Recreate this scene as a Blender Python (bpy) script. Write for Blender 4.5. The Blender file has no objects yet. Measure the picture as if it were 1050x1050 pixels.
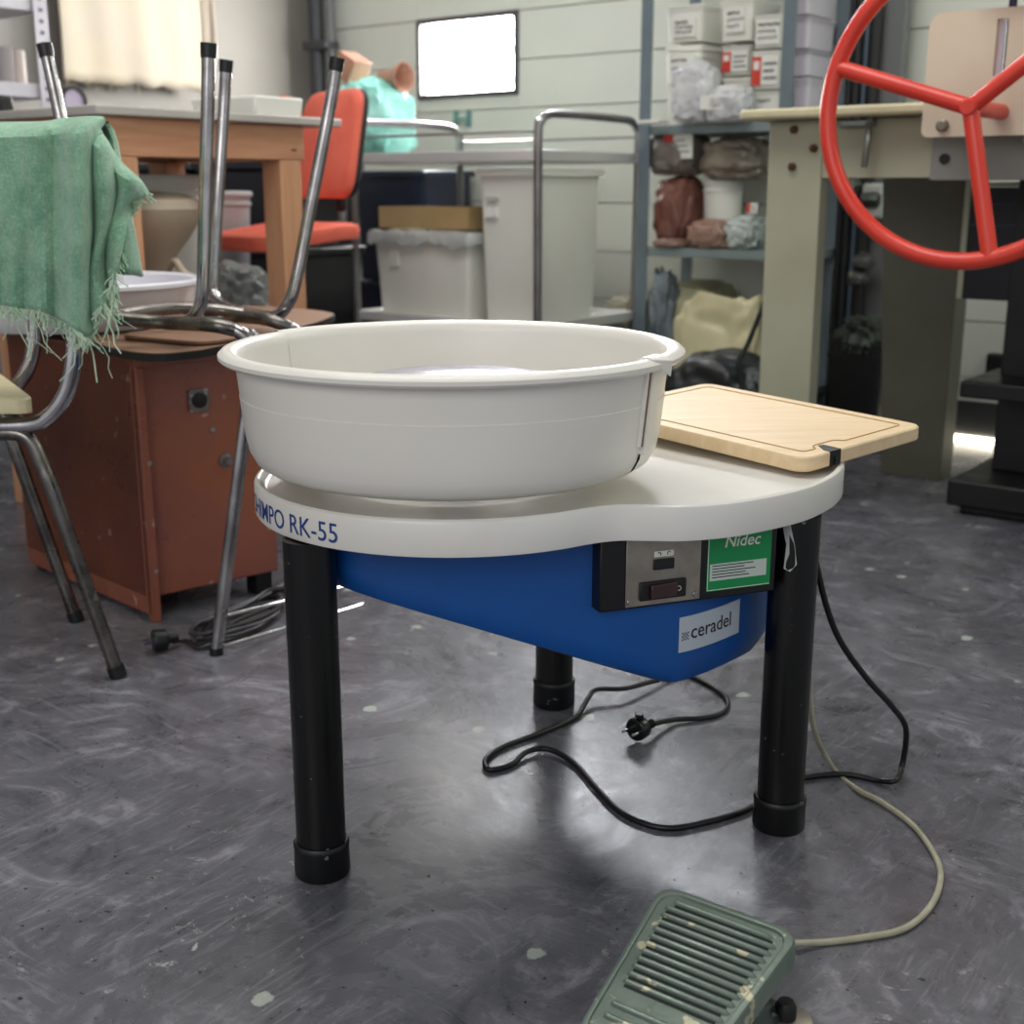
import bpy, bmesh, math, random
from mathutils import Vector, Matrix, noise
random.seed(7)
C = bpy.context.scene.collection
PI = math.pi
# ---------------------------------------------------------------- survey of the room
F = 1281.0; TH = math.atan(330/1281.0); H = .82          # lens, camera tilt, camera height
RA = math.radians(37.8); SA, CA = math.sin(RA), math.cos(RA)
FR = Matrix.Rotation(-RA, 4, 'Z')                         # room axes: p along the door wall, q towards it
I4 = Matrix.Identity(4)
def ray(x, y):
    u = (x-525)/F; v = (y-525)/F
    return Vector((u, math.cos(TH)-v*math.sin(TH), -math.sin(TH)-v*math.cos(TH)))
CAMP = Vector((0, 0, H))
def wz(x, y, z=0.0):
    r = ray(x, y); return CAMP + r*((z-H)/r.z)
def wy(x, y, Y):
    r = ray(x, y); return CAMP + r*(Y/r.y)
def rm(w): return Vector((w.x*CA-w.y*SA, w.x*SA+w.y*CA, w.z))
def rq(x, y, q):
    r = ray(x, y); return rm(CAMP + r*(q/(r.x*SA+r.y*CA)))
def rp(x, y, p):
    r = ray(x, y); return rm(CAMP + r*(p/(r.x*CA-r.y*SA)))
# ---------------------------------------------------------------- materials
MC = {}
def lin(c):
    if isinstance(c, str):
        c = tuple(int(c[i:i+2], 16)/255 for i in (0, 2, 4))
        c = tuple(v/12.92 if v <= .04045 else ((v+.055)/1.055)**2.4 for v in c)
    return (c[0], c[1], c[2], 1)
class NT:
    def __init__(s, name):
        s.m = bpy.data.materials.new(name); s.m.use_nodes = True
        s.n = s.m.node_tree.nodes; s.l = s.m.node_tree.links
        s.b = s.n['Principled BSDF']; s.tc = s.n.new('ShaderNodeTexCoord')
    def new(s, t, **k):
        o = s.n.new('ShaderNode'+t)
        for a, v in k.items():
            if a.startswith('i_'): o.inputs[a[2:].replace('_', ' ')].default_value = v
            else: setattr(o, a, v)
        return o
    def link(s, a, b): s.l.new(a, b)
    def mapping(s, scale=(1, 1, 1), rot=(0, 0, 0), coord='Object'):
        mp = s.new('Mapping'); mp.inputs['Scale'].default_value = scale; mp.inputs['Rotation'].default_value = rot
        s.link(s.tc.outputs[coord], mp.inputs['Vector']); return mp.outputs[0]
    def noise(s, vec, scale, detail=4, rough=.55, dist=0):
        o = s.new('TexNoise'); o.inputs['Scale'].default_value = scale; o.inputs['Detail'].default_value = detail
        o.inputs['Roughness'].default_value = rough; o.inputs['Distortion'].default_value = dist
        s.link(vec, o.inputs['Vector']); return o.outputs['Fac']
    def ramp(s, fac, stops, interp='LINEAR'):
        r = s.new('ValToRGB'); r.color_ramp.interpolation = interp
        e = r.color_ramp.elements
        while len(e) < len(stops): e.new(.5)
        for k, (p, c) in enumerate(stops):
            e[k].position = p; e[k].color = lin(c) if not isinstance(c, (int, float)) else (c, c, c, 1)
        s.link(fac, r.inputs['Fac']); return r.outputs['Color']
    def mix(s, fac, a, b, mode='MIX'):
        m = s.new('Mix'); m.data_type = 'RGBA'; m.blend_type = mode
        for v, i in ((fac, 0), (a, 6), (b, 7)):
            if hasattr(v, 'is_linked') or hasattr(v, 'links'): s.link(v, m.inputs[i])
            elif i == 0: m.inputs[0].default_value = v
            else: m.inputs[i].default_value = lin(v)
        return m.outputs[2]
    def bump(s, h, strength, dist=.002):
        b = s.new('Bump'); b.inputs['Strength'].default_value = strength; b.inputs['Distance'].default_value = dist
        s.link(h, b.inputs['Height']); s.link(b.outputs[0], s.b.inputs['Normal'])
    def set(s, **k):
        for a, v in k.items():
            s.b.inputs[a.replace('_', ' ')].default_value = v
def pm(name, col, rough=.5, metal=0, col2=None, vs=8, vlo=.4, vhi=.65, bump=None, specks=None, coat=0, alpha=None, trans=0, sheen=0, rvar=0, aniso=None):
    if name in MC: return MC[name]
    t = NT(name); v = t.mapping()
    t.set(Roughness=rough, Metallic=metal)
    if coat: t.set(Coat_Weight=coat, Coat_Roughness=.1)
    if sheen: t.set(Sheen_Weight=sheen, Sheen_Roughness=.5)
    if trans: t.set(Transmission_Weight=trans)
    if alpha is not None: t.set(Alpha=alpha)
    if aniso: v2 = t.mapping(scale=aniso)
    else: v2 = v
    c2 = col2 if col2 else col
    n = t.noise(v2, vs, 5)
    out = t.ramp(n, [(vlo, col), (vhi, c2)])
    if specks:
        sc, ss, thr = specks
        n2 = t.noise(v, ss, 3, .6)
        f = t.ramp(n2, [(thr, 0.), (min(thr+.03, 1), 1.)])
        out = t.mix(f, out, sc)
    t.link(out, t.b.inputs['Base Color'])
    if rvar:
        r = t.noise(v, vs*1.7, 4); mr = t.new('MapRange')
        mr.inputs[1].default_value = .35; mr.inputs[2].default_value = .65
        mr.inputs[3].default_value = max(.03, rough-rvar); mr.inputs[4].default_value = rough+rvar
        t.link(r, mr.inputs[0]); t.link(mr.outputs[0], t.b.inputs['Roughness'])
    if bump:
        t.bump(t.noise(v, bump[0], 5, .6), bump[1])
    MC[name] = t.m; return t.m
def wood(name, c1, c2, rot=(0, 0, 0), scale=(1, 14, 14), rough=.5, dark='6b4423'):
    if name in MC: return MC[name]
    t = NT(name); v = t.mapping(scale=scale, rot=rot)
    n = t.noise(v, 3.2, 6, .6, .6); o = t.ramp(n, [(.3, c1), (.7, c2)])
    n2 = t.noise(t.mapping(scale=(1, 1, 1)), 2.2, 3)
    o = t.mix(t.ramp(n2, [(.55, 0.), (.9, .6)]), o, dark)
    t.link(o, t.b.inputs['Base Color']); t.set(Roughness=rough); t.bump(n, .15, .001)
    MC[name] = t.m; return t.m
def emis(name, col, st):
    t = NT(name); t.b.inputs['Emission Color'].default_value = lin(col); t.b.inputs['Emission Strength'].default_value = st
    t.b.inputs['Base Color'].default_value = lin(col)
    MC[name] = t.m; return t.m
WHITE = pm('white_plastic', 'e6e2da', .32, col2='eae7e0', vs=3, bump=(90, .03))
TABLEW = pm('white_table_plastic', 'eae8e3', .3, col2='e2ded6', vs=4)
BLUE = pm('blue_paint', '0a4f9a', .42, col2='08468b', vs=5, bump=(160, .12))
BLKP = pm('black_leg_plastic', '030304', .3, col2='060607', vs=12, specks=('6f7a76', 70, .70))
BLKF = pm('black_foot_rubber', '060607', .45, col2='101213', vs=14, specks=('66706d', 30, .66), bump=(60, .3))
BLACK = pm('black_matte', '08080a', .5, col2='0d0d10')
RUBBER = pm('black_rubber', '07080a', .4, col2='101114', vs=20)
CHROME = pm('chrome', 'c9c6c8', .14, 1, col2='a7a3a6', vs=20, rvar=.06)
CHROMED = pm('worn_chrome', '8c8883', .3, 1, col2='5f5b56', vs=14, specks=('b3a99c', 26, .66), rvar=.12, bump=(60, .15))
STEEL = pm('steel_tube', '8f8e8c', .32, 1, col2='77767a', vs=10)
ALU = pm('brushed_metal', 'a39c92', .4, .75, col2='938c84', vs=30)
ORANGE = pm('orange_brown_paint', '9a5a3e', .36, col2='8a5045', vs=5, vlo=.35, vhi=.7, specks=('b99686', 24, .67), rvar=.12)
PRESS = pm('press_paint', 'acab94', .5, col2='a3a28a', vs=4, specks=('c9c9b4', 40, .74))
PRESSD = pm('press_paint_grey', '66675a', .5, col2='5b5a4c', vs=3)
RED = pm('red_paint', 'df4434', .3, col2='d4392c', vs=6)
CREAM = pm('cream_plate', 'd8cdb6', .5, col2='d0c4ac', vs=4)
DKBLUE = pm('navy_plastic', '1a2036', .45, col2='141828')
BIN = pm('bin_plastic', 'e3e3da', .45, col2='dcdbd2', vs=3)
GREYM = pm('grey_rack_metal', '6f7c83', .45, .2, col2='66727a', vs=6)
GREYL = pm('light_grey_laminate', 'b9b4ac', .45, col2='aeaaa3')
PINE = wood('pine_wood', 'cd9c78', 'bb8560', scale=(14, 14, 1))
PINEH = wood('pine_apron', 'c59270', 'b07a58', scale=(14, 1, 14))
PLY = wood('plywood_top', '8d6a50', '795741', rough=.55, scale=(3, 14, 3))
BOARD = wood('bamboo_board', 'ead3ae', 'dcc094', rot=(0, 0, .78), scale=(2.2, 22, 10), rough=.5, dark='c8a882')
CARD = pm('cardboard', 'b39a6e', .8, col2='a88f62', vs=5)
CLEAR = pm('clear_bag', 'cfd2cf', .25, col2='b5b9b8', vs=9, bump=(16, 1.), trans=.25)
GREYBAG = pm('grey_bag', 'aab0ae', .35, col2='8b8f90', vs=9, bump=(14, 1.), trans=.15)
PAPER = pm('paper_label', 'dcdcd4', .7)
INK = pm('ink', '1c1c20', .6)
REDINK = pm('red_ink', 'c43a2c', .6)
# ---------------------------------------------------------------- mesh builder
class MB:
    def __init__(s, frame=I4): s.bm = bmesh.new(); s.f = frame
    def face(s, vs):
        try: return s.bm.faces.new(vs)
        except ValueError: return None
    def box(s, lo, hi, rot=None, taper=0):
        c = (Vector(lo)+Vector(hi))/2; d = (Vector(hi)-Vector(lo))/2; vs = []
        for z in (-1, 1):
            for x, y in ((-1, -1), (1, -1), (1, 1), (-1, 1)):
                k = 1-taper*(z < 0)
                p = Vector((x*d.x*k, y*d.y*k, z*d.z))
                if rot: p = rot @ p
                vs.append(s.bm.verts.new(c+p))
        for f in ((3, 2, 1, 0), (4, 5, 6, 7), (0, 1, 5, 4), (1, 2, 6, 5), (2, 3, 7, 6), (3, 0, 4, 7)): s.face([vs[i] for i in f])
        return s
    def prism(s, pts, z0, z1, axis=None):
        # pts: list of 2D, extruded along z; axis maps (x,y,z)->Vector
        ax = axis or (lambda x, y, z: Vector((x, y, z)))
        a = [s.bm.verts.new(ax(x, y, z0)) for x, y in pts]; b = [s.bm.verts.new(ax(x, y, z1)) for x, y in pts]
        n = len(pts)
        s.face(a[::-1]); s.face(b)
        for i in range(n): s.face([a[i], a[(i+1) % n], b[(i+1) % n], b[i]])
        return s
    def loft(s, rings, closed=True, cap0=True, cap1=True):
        R = [[s.bm.verts.new(p) for p in r] for r in rings]; n = len(R[0])
        for a, b in zip(R, R[1:]):
            for i in range(n if closed else n-1):
                s.face([a[i], a[(i+1) % n], b[(i+1) % n], b[i]])
        if cap0 and closed: s.face(R[0][::-1])
        if cap1 and closed: s.face(R[-1])
        return s
    def tube(s, pts, r, n=12, smooth=0, caps=True):
        pts = [Vector(p) for p in pts]
        if smooth: pts = catmull(pts, smooth)
        rs = r if isinstance(r, (list, tuple)) else [r]*len(pts)
        if len(rs) != len(pts): rs = [rs[0]+(rs[-1]-rs[0])*i/(len(pts)-1) for i in range(len(pts))]
        rings = []; t = (pts[1]-pts[0]).normalized()
        up = Vector((0, 0, 1)) if abs(t.z) < .9 else Vector((1, 0, 0))
        nx = t.cross(up).normalized()
        for i, p in enumerate(pts):
            if i == 0: t = pts[1]-pts[0]
            elif i == len(pts)-1: t = pts[-1]-pts[-2]
            else: t = (pts[i+1]-p).normalized()+(p-pts[i-1]).normalized()
            t.normalize(); nx = (nx-t*nx.dot(t)).normalized(); ny = t.cross(nx)
            rings.append([p+(nx*math.cos(2*PI*k/n)+ny*math.sin(2*PI*k/n))*rs[i] for k in range(n)])
        return s.loft(rings, True, caps, caps)
    def lathe(s, prof, c=(0, 0, 0), n=48, a0=0, a1=2*PI, axis='z', cap=False):
        c = Vector(c); full = abs(a1-a0-2*PI) < 1e-6; m = n if full else n+1; R = []
        for k in range(m):
            a = a0+(a1-a0)*k/n; ring = []
            for r, z in prof:
                if axis == 'z': p = Vector((r*math.cos(a), r*math.sin(a), z))
                elif axis == 'y': p = Vector((r*math.cos(a), z, r*math.sin(a)))
                else: p = Vector((z, r*math.cos(a), r*math.sin(a)))
                ring.append(s.bm.verts.new(c+p))
            R.append(ring)
        for k in range(n):
            a, b = R[k], R[(k+1) % m]
            for i in range(len(prof)-1): s.face([a[i], b[i], b[i+1], a[i+1]])
        bmesh.ops.remove_doubles(s.bm, verts=s.bm.verts, dist=1e-6)
        return s
    def build(s, name, mat, parent=None, loc=None, bevel=0, sub=0, solid=0, flat=False, seg=2, mods=None):
        me = bpy.data.meshes.new(name); o = bpy.data.objects.new(name, me); C.objects.link(o)
        if parent is not None:
            o.parent = parent; M = wm(parent).inverted() @ s.f
        else:
            l = s.f @ Vector(loc) if loc is not None else Vector((0, 0, 0))
            if loc is None:
                cs = [s.f @ v.co for v in s.bm.verts]
                l = Vector((sum(c.x for c in cs)/len(cs), sum(c.y for c in cs)/len(cs), min(c.z for c in cs)))
            R = s.f.to_3x3().to_4x4()
            o.rotation_euler = R.to_euler(); o.location = l
            M = (Matrix.Translation(l) @ R).inverted() @ s.f
        s.bm.transform(M)
        bmesh.ops.recalc_face_normals(s.bm, faces=s.bm.faces)
        if not flat:
            for f in s.bm.faces: f.smooth = True
        s.bm.to_mesh(me); s.bm.free()
        for m in (mat if isinstance(mat, (list, tuple)) else [mat]): me.materials.append(m)
        if solid:
            m = o.modifiers.new('s', 'SOLIDIFY'); m.thickness = solid; m.offset = 0
        if bevel:
            m = o.modifiers.new('b', 'BEVEL'); m.width = bevel; m.segments = seg; m.limit_method = 'ANGLE'; m.angle_limit = math.radians(40); m.harden_normals = False
        if sub:
            m = o.modifiers.new('u', 'SUBSURF'); m.levels = sub; m.render_levels = sub
        if not flat and not sub:
            me.set_sharp_from_angle(angle=math.radians(38))
        return o
def wm(o):
    M = o.matrix_parent_inverse @ (Matrix.Translation(o.location) @ o.rotation_euler.to_matrix().to_4x4())
    return wm(o.parent) @ M if o.parent else M
def catmull(p, k):
    out = []; n = len(p)
    for i in range(n-1):
        a, b, c, d = p[max(i-1, 0)], p[i], p[i+1], p[min(i+2, n-1)]
        for j in range(k):
            t = j/k; out.append(.5*((2*b)+(c-a)*t+(2*a-5*b+4*c-d)*t*t+(3*b-a-3*c+d)*t**3))
    out.append(p[-1].copy()); return out
def rounded(pts, r, n=5):
    out = []; m = len(pts)
    for i in range(m):
        a, b, c = (Vector(pts[i-1]+(0,))if len(pts[i-1]) == 2 else pts[i-1]), Vector(pts[i]+(0,)), Vector(pts[(i+1) % m]+(0,))
        u = (a-b); v = (c-b); k = min(r, u.length*.49, v.length*.49); s = b+u.normalized()*k; e = b+v.normalized()*k
        for j in range(n+1):
            t = j/n; q = s*(1-t)**2+b*2*t*(1-t)+e*t*t; out.append((q.x, q.y))
    return out
def thing(name, label, cat, loc, frame=I4, group=None, rz=0):
    o = bpy.data.objects.new(name, None); C.objects.link(o); o.empty_display_size = .05
    o.location = frame @ Vector(loc); o.rotation_euler = (frame.to_3x3().to_4x4() @ Matrix.Rotation(rz, 4, 'Z')).to_euler()
    return tag(o, label, cat, group)
def tag(o, label, cat, group=None, kind=None):
    o['label'] = label; o['category'] = cat
    if group: o['group'] = group
    if kind: o['kind'] = kind
    return o
def struct(o): o['kind'] = 'structure'; return o
def text_mb(txt, size, fn, sx=1.0, frame=I4, align='LEFT', bold=.012):
    cu = bpy.data.curves.new('t', 'FONT'); cu.body = txt; cu.size = size; cu.align_x = align; cu.resolution_u = 3; cu.offset = bold*size
    o = bpy.data.objects.new('t', cu); C.objects.link(o)
    dg = bpy.context.evaluated_depsgraph_get(); me = bpy.data.meshes.new_from_object(o.evaluated_get(dg))
    C.objects.unlink(o); bpy.data.objects.remove(o); m = MB(frame)
    m.bm.from_mesh(me); bpy.data.meshes.remove(me)
    for v in m.bm.verts: v.co = fn(v.co.x*sx, v.co.y)
    return m
def blob(mb, c, r, seed=0, amp=.12, fs=3.0, n=3, flatbot=None, pw=.75):
    c = Vector(c); r = Vector(r)
    res = bmesh.ops.create_icosphere(mb.bm, subdivisions=n, radius=1)
    for v in res['verts']:
        d = v.co.normalized(); k = 1+amp*noise.noise(d*fs+Vector((seed*7.3, seed, 1)))+amp*.5*noise.noise(d*fs*2.7+Vector((seed, 3, seed)))
        p = Vector((abs(d.x)**pw*math.copysign(1, d.x), abs(d.y)**pw*math.copysign(1, d.y), abs(d.z)**pw*math.copysign(1, d.z)))
        p = Vector((p.x*r.x, p.y*r.y, p.z*r.z))*k+c
        if flatbot is not None and p.z < flatbot: p.z = flatbot
        v.co = p
    return mb
# ---------------------------------------------------------------- camera
cd = bpy.data.cameras.new('camera'); cam = bpy.data.objects.new('camera', cd); C.objects.link(cam)
cam.location = CAMP; cam.rotation_euler = (PI/2-TH, 0, 0)
cd.sensor_width = 36; cd.lens = 36*F/1050
cd.clip_start = .05; cd.dof.use_dof = True; cd.dof.focus_distance = 1.5; cd.dof.aperture_fstop = 5.6
bpy.context.scene.camera = cam
# ---------------------------------------------------------------- room shell
QW, PL, CZ = 4.2, -4.42, 3.1
def floor_mat():
    t = NT('polished_floor'); v = t.mapping(coord='Object')
    big = t.noise(v, 1.3, 5, .6, 1.2); sw = t.noise(v, 5, 8, .68, 3.2); fine = t.noise(v, 26, 8, .75, 1.5)
    c = t.ramp(sw, [(.30, '3f4045'), (.44, '66666d'), (.55, '706f77'), (.70, 'a4a3ab')])
    c = t.mix(t.ramp(big, [(.4, 0.), (.65, .6)]), c, '4a4b50')
    # olive tint growing toward the right side of the room
    sep = t.new('SeparateXYZ'); t.link(v, sep.inputs[0])
    mr = t.new('MapRange'); mr.inputs[1].default_value = .25; mr.inputs[2].default_value = 1.1; t.link(sep.outputs[0], mr.inputs[0])
    g = t.mix(t.ramp(sw, [(.35, '4b5a4c'), (.65, '8c9688')]), '5d6b5a', '5d6b5a', 'MIX')
    gg = t.ramp(sw, [(.35, '47524a'), (.7, '7f897c')])
    m1 = t.new('Math', operation='MULTIPLY'); t.link(mr.outputs[0], m1.inputs[0]); m1.inputs[1].default_value = .7
    c = t.mix(m1.outputs[0], c, gg)
    # streaky brushed marks
    st = t.new('TexWave'); st.wave_type = 'RINGS'; st.inputs['Scale'].default_value = 4.3; st.inputs['Distortion'].default_value = 22
    st.inputs['Detail'].default_value = 5; st.inputs['Detail Scale'].default_value = 1.6; t.link(v, st.inputs['Vector'])
    msk = t.ramp(t.noise(v, 3.1, 4, .6), [(.5, 0.), (.72, .35)])
    mm = t.mix(msk, (0, 0, 0), st.outputs['Color'], 'MIX')
    c = t.mix(mm, c, t.mix(.35, c, 'c6c6c6'), 'MIX')
    # white dust and clay specks
    sp = t.ramp(fine, [(.60, 0.), (.68, 1.)]); spm = t.ramp(t.noise(v, 2.3, 3), [(.44, 0.), (.6, 1.)])
    f = t.new('Math', operation='MULTIPLY'); t.link(sp, f.inputs[0]); t.link(spm, f.inputs[1])
    c = t.mix(f.outputs[0], c, 'b9bdb6')
    tr1 = t.noise(t.mapping(scale=(3, 22, 1), rot=(0, 0, .6)), 2.6, 7, .7, 1.8); tr2 = t.noise(t.mapping(scale=(20, 3, 1), rot=(0, 0, .35)), 2.3, 7, .7, 2.2)
    sel = t.ramp(t.noise(v, 2.1, 3), [(.46, 0.), (.54, 1.)]); strk = t.mix(sel, tr1, tr2)
    stm = t.ramp(strk, [(.52, 0.), (.70, .38)]); c = t.mix(stm, c, 'adacb2')
    std = t.ramp(strk, [(.30, .4), (.42, 0.)]); c = t.mix(std, c, '303236')
    pit = t.ramp(t.noise(v, 90, 2, .5), [(.27, 1.), (.31, 0.)]); c = t.mix(pit, c, '26282a')
    bl = t.ramp(t.noise(v, 6.5, 4, .55), [(.66, 0.), (.685, 1.)]); blm = t.new('Math', operation='MULTIPLY'); t.link(bl, blm.inputs[0]); t.link(mr.outputs[0], blm.inputs[1])
    c = t.mix(blm.outputs[0], c, 'a7b3a6')
    vo = t.new('TexVoronoi'); vo.inputs['Scale'].default_value = 8; vo.inputs['Randomness'].default_value = 1; t.link(t.mapping(), vo.inputs['Vector'])
    ds = t.new('Math', operation='ADD'); t.link(vo.outputs['Distance'], ds.inputs[0])
    nn = t.noise(v, 30, 3); n2 = t.new('Math', operation='MULTIPLY'); t.link(nn, n2.inputs[0]); n2.inputs[1].default_value = .25; t.link(n2.outputs[0], ds.inputs[1])
    spots = t.ramp(ds.outputs[0], [(.21, 1.), (.23, 0.)])
    c = t.mix(spots, c, 'aeb5ad')
    t.link(c, t.b.inputs['Base Color'])
    r = t.ramp(t.noise(v, 3.7, 6, .7, 1.5), [(.3, .16), (.7, .42)]); t.link(r, t.b.inputs['Roughness'])
    t.set(Specular_IOR_Level=.5)
    h = t.mix(.55, fine, strk); t.bump(h, .15, .003)
    return t.m
FLOORM = floor_mat()
def wall_mat(name, c1, c2, blocks=None):
    t = NT(name); v = t.mapping()
    c = t.ramp(t.noise(v, 1.1, 4), [(.35, c1), (.65, c2)])
    t.link(c, t.b.inputs['Base Color']); t.set(Roughness=.6)
    t.bump(t.noise(v, 60, 4), .15, .002); return t.m
DOORM = wall_mat('white_door_panels', 'dadcd3', 'd0d3c9')
WALLG = wall_mat('grey_white_wall', '948f89', '87827c')
CEILM = wall_mat('ceiling_paint', '9a9c98', '8f918d')
m = MB(FR).box((-5.2, -2.5, -.1), (3.0, 4.9, 0)); fl = struct(m.build('floor', FLOORM, loc=(0, 0, 0)))
m = MB(FR).box((-5.2, -2.5, CZ), (3.0, 4.9, CZ+.1)); struct(m.build('ceiling', CEILM, loc=(0, 0, CZ)))
m = MB(FR).box((PL-.12, -2.5, 0), (PL, QW, CZ)); struct(m.build('wall_left', WALLG, loc=(PL, 0, 0)))
# door wall: stacked panels with grooves, window opening left free, a light gap at the foot
WP0, WP1, WZ0, WZ1 = rq(428, 20, QW).x, rq(532, 20, QW).x, rq(532, 97, QW).z, rq(427, 21, QW).z
m = MB(FR); z = .03; k = 0
def wallseg(p0, p1, z0, z1): m.box((p0, QW, z0), (p1, QW+.08, z1))
zs = [.03]; hgt = .185
while zs[-1] < CZ: zs.append(min(zs[-1]+hgt, CZ))
for z0, z1 in zip(zs, zs[1:]):
    a, b = z0+.0018, z1-.0018
    if b <= WZ0 or a >= WZ1: wallseg(PL, 3.0, a, b)
    else:
        wallseg(PL, WP0, a, b); wallseg(WP1, 3.0, a, b)
        if a < WZ0: wallseg(WP0, WP1, a, WZ0)
        if b > WZ1: wallseg(WP0, WP1, WZ1, b)
struct(m.build('wall_back', DOORM, loc=(0, QW, 0), bevel=.003))
m = MB(FR).box((PL, QW+.085, .0), (WP0-.02, QW+.12, CZ)).box((WP1+.02, QW+.085, 0), (3.0, QW+.12, CZ))
m.box((WP0-.02, QW+.085, 0), (WP1+.02, QW+.12, WZ0-.02)).box((WP0-.02, QW+.085, WZ1+.02), (WP1+.02, QW+.12, CZ))
struct(m.build('trim_1', pm('door_groove_shadow', 'a5a9a2', .7), loc=(0, QW+.09, 0)))
fw = .022; m = MB(FR)
m.box((WP0, QW-.012, WZ0), (WP0+fw, QW+.07, WZ1)).box((WP1-fw, QW-.012, WZ0), (WP1, QW+.07, WZ1))
m.box((WP0+fw, QW-.012, WZ0), (WP1-fw, QW+.07, WZ0+fw)).box((WP0+fw, QW-.012, WZ1-fw), (WP1-fw, QW+.07, WZ1))
wf = struct(m.build('window_1', pm('window_frame_grey', '514d52', .4), loc=((WP0+WP1)/2, QW, WZ0), bevel=.004))
m = MB(FR).box((WP0+fw, QW+.03, WZ0+fw), (WP1-fw, QW+.035, WZ1-fw))
pn = m.build('bright_pane', emis('bright_sky_pane', 'fffdf8', 100.), parent=wf)
m = MB(FR).box((-1.42, QW-.03, .002), (-.9, QW-.012, .024)); struct(m.build('trim_2', emis('daylight_gap', 'fff4dc', 6.), loc=(-1.1, QW, 0)))
m = MB(FR).box((-2.0, QW-.01, .03), (-.9, QW-.001, .14)); struct(m.build('baseboard_back', pm('black_door_seal', '26282a', .6), loc=(-1.4, QW, .03), bevel=.004))
tw0, tw1, tz0, tz1 = -3.25, -1.95, 1.74, 2.26  # framed glowing panel out of view, added for back light and floor glare
m = MB(FR).box((tw0, QW-.02, tz0), (tw1, QW-.001, tz0+.03)).box((tw0, QW-.02, tz1-.03), (tw1, QW-.001, tz1)).box((tw0, QW-.02, tz0+.03), (tw0+.03, QW-.001, tz1-.03)).box((tw1-.03, QW-.02, tz0+.03), (tw1, QW-.001, tz1-.03))
wf2 = struct(m.build('added_light_panel', pm('window_frame_grey', ''), loc=((tw0+tw1)/2, QW, tz0)))
m = MB(FR).box((tw0+.03, QW-.012, tz0+.03), (tw1-.03, QW-.008, tz1-.03)); m.build('bright_pane', emis('added_light_pane', 'f6f8ff', 26.), parent=wf2)  # emissive sheet of the added panel, no real opening behind it
# ---------------------------------------------------------------- pottery wheel
AX = math.atan2(.588, .809); ax = Vector((.809, .588, 0)); bx = Vector((.588, -.809, 0))
PC = Vector((-.07, 1.56, 0))
def ab(a, b, z=0): return PC+ax*a+bx*b+Vector((0, 0, z))
wheel = thing('pottery_wheel', 'white topped pottery wheel with blue motor housing on three black legs', 'pottery wheel', PC)
ZT, ZB = .474, .432
def table_outline():
    pts = []; R = .255
    # circle part, then smooth neck into wider rear part (front side from the photo, mirrored behind)
    rt = [(.048, .2655), (.074, .286), (.103, .308), (.146, .325), (.188, .332), (.261, .332), (.316, .322), (.383, .296), (.441, .258), (.50, .195), (.535, .105), (.545, 0)]
    front = []
    n = 60
    for k in range(n+1):
        a = -PI+(PI-math.radians(90))*k/n
        front.append((R*math.cos(a), -R*math.sin(a)))
    sm = catmull([Vector((x, y, 0)) for x, y in [front[-2], front[-1], (.026, .258)]+rt], 6)[6:]
    half = [(v.x, v.y) for v in [Vector((x, y, 0)) for x, y in front[:-1]]+sm]
    full = half+[(x, -y) for x, y in half[-2:0:-1]]
    return full
TO = table_outline()
def ring(off, z):
    out = []; n = len(TO)
    for i in range(n):
        a, c = Vector(TO[i-1]+(0,)), Vector(TO[(i+1) % n]+(0,)); t = (c-a).normalized(); nrm = Vector((-t.y, t.x, 0))
        x, y = TO[i]; out.append(ab(x-nrm.x*off*-1, y-nrm.y*off*-1, z))
    return out
m = MB(); r0 = ring(0, 0)
# decide inward sign
cen = sum(r0, Vector())/len(r0); test = ring(.01, 0); sg = 1 if (test[0]-cen).length < (r0[0]-cen).length else -1
rings = [ring(sg*.006, ZB), ring(sg*.001, ZB), ring(0, ZB+.002), ring(0, ZT-.006), ring(sg*.0015, ZT-.002), ring(sg*.005, ZT), ring(sg*.008, ZT-.001), ring(sg*.012, ZT-.007), ring(sg*.017, ZT-.010)]
m.loft(rings, True, True, False)
last = [v for v in m.bm.verts][-len(TO):]
m.face(last)
m.build('table_top', TABLEW, wheel)
# lettering around the rim
Rl = .2557
def on_rim(x, y, a0=math.radians(-118.0)):
    a = a0+x/Rl; return PC+Vector((Rl*math.cos(a), Rl*math.sin(a), ZB+.0075+y))
Lt = math.radians(44.5)*Rl
tm = text_mb('SHIMPO RK-55', .0325, lambda x, y: Vector((x, y, 0)), bold=.002)
x0 = min(v.co.x for v in tm.bm.verts); x1 = max(v.co.x for v in tm.bm.verts)
for v in tm.bm.verts: v.co = on_rim((v.co.x-x0)/(x1-x0)*Lt, v.co.y, math.radians(-163.5))
tm.build('lettering', pm('blue_lettering', '1f3f86', .4), wheel, flat=True)
# drive housing: teardrop in plan, underside sloping down towards the motor end
def zb(a): return .352-(a+.18)/.33*.124 if a < .15 else .228
hp = []
def hpoly():
    P_ = [(-.205, 0), (-.19, .055), (-.13, .115), (-.02, .184), (.07, .236), (.14, .260), (.195, .262), (.26, .252), (.32, .236), (.37, .205), (.405, .15), (.42, .07), (.422, 0)]
    v = catmull([Vector((x, y, 0)) for x, y in P_], 5); h = [(q.x, q.y) for q in v]
    return h+[(x, -y) for x, y in h[-2:0:-1]]
HPL = hpoly()
def hring(k, dz, ins):
    out = []
    for a, b in HPL:
        s = 1-ins; aa = .11+(a-.11)*s; bb = b*s
        zz = ZB-.001 if k == 0 else zb(a)+dz+(.05*max(0, (a-.30)/.12)**2 if a > .30 else 0)
        out.append(ab(aa, bb, zz))
    return out
m = MB(); m.loft([hring(0, 0, 0), hring(1, .030, 0), hring(1, .014, .006), hring(1, .004, .024), hring(1, 0, .06)], True, True, True)
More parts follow.
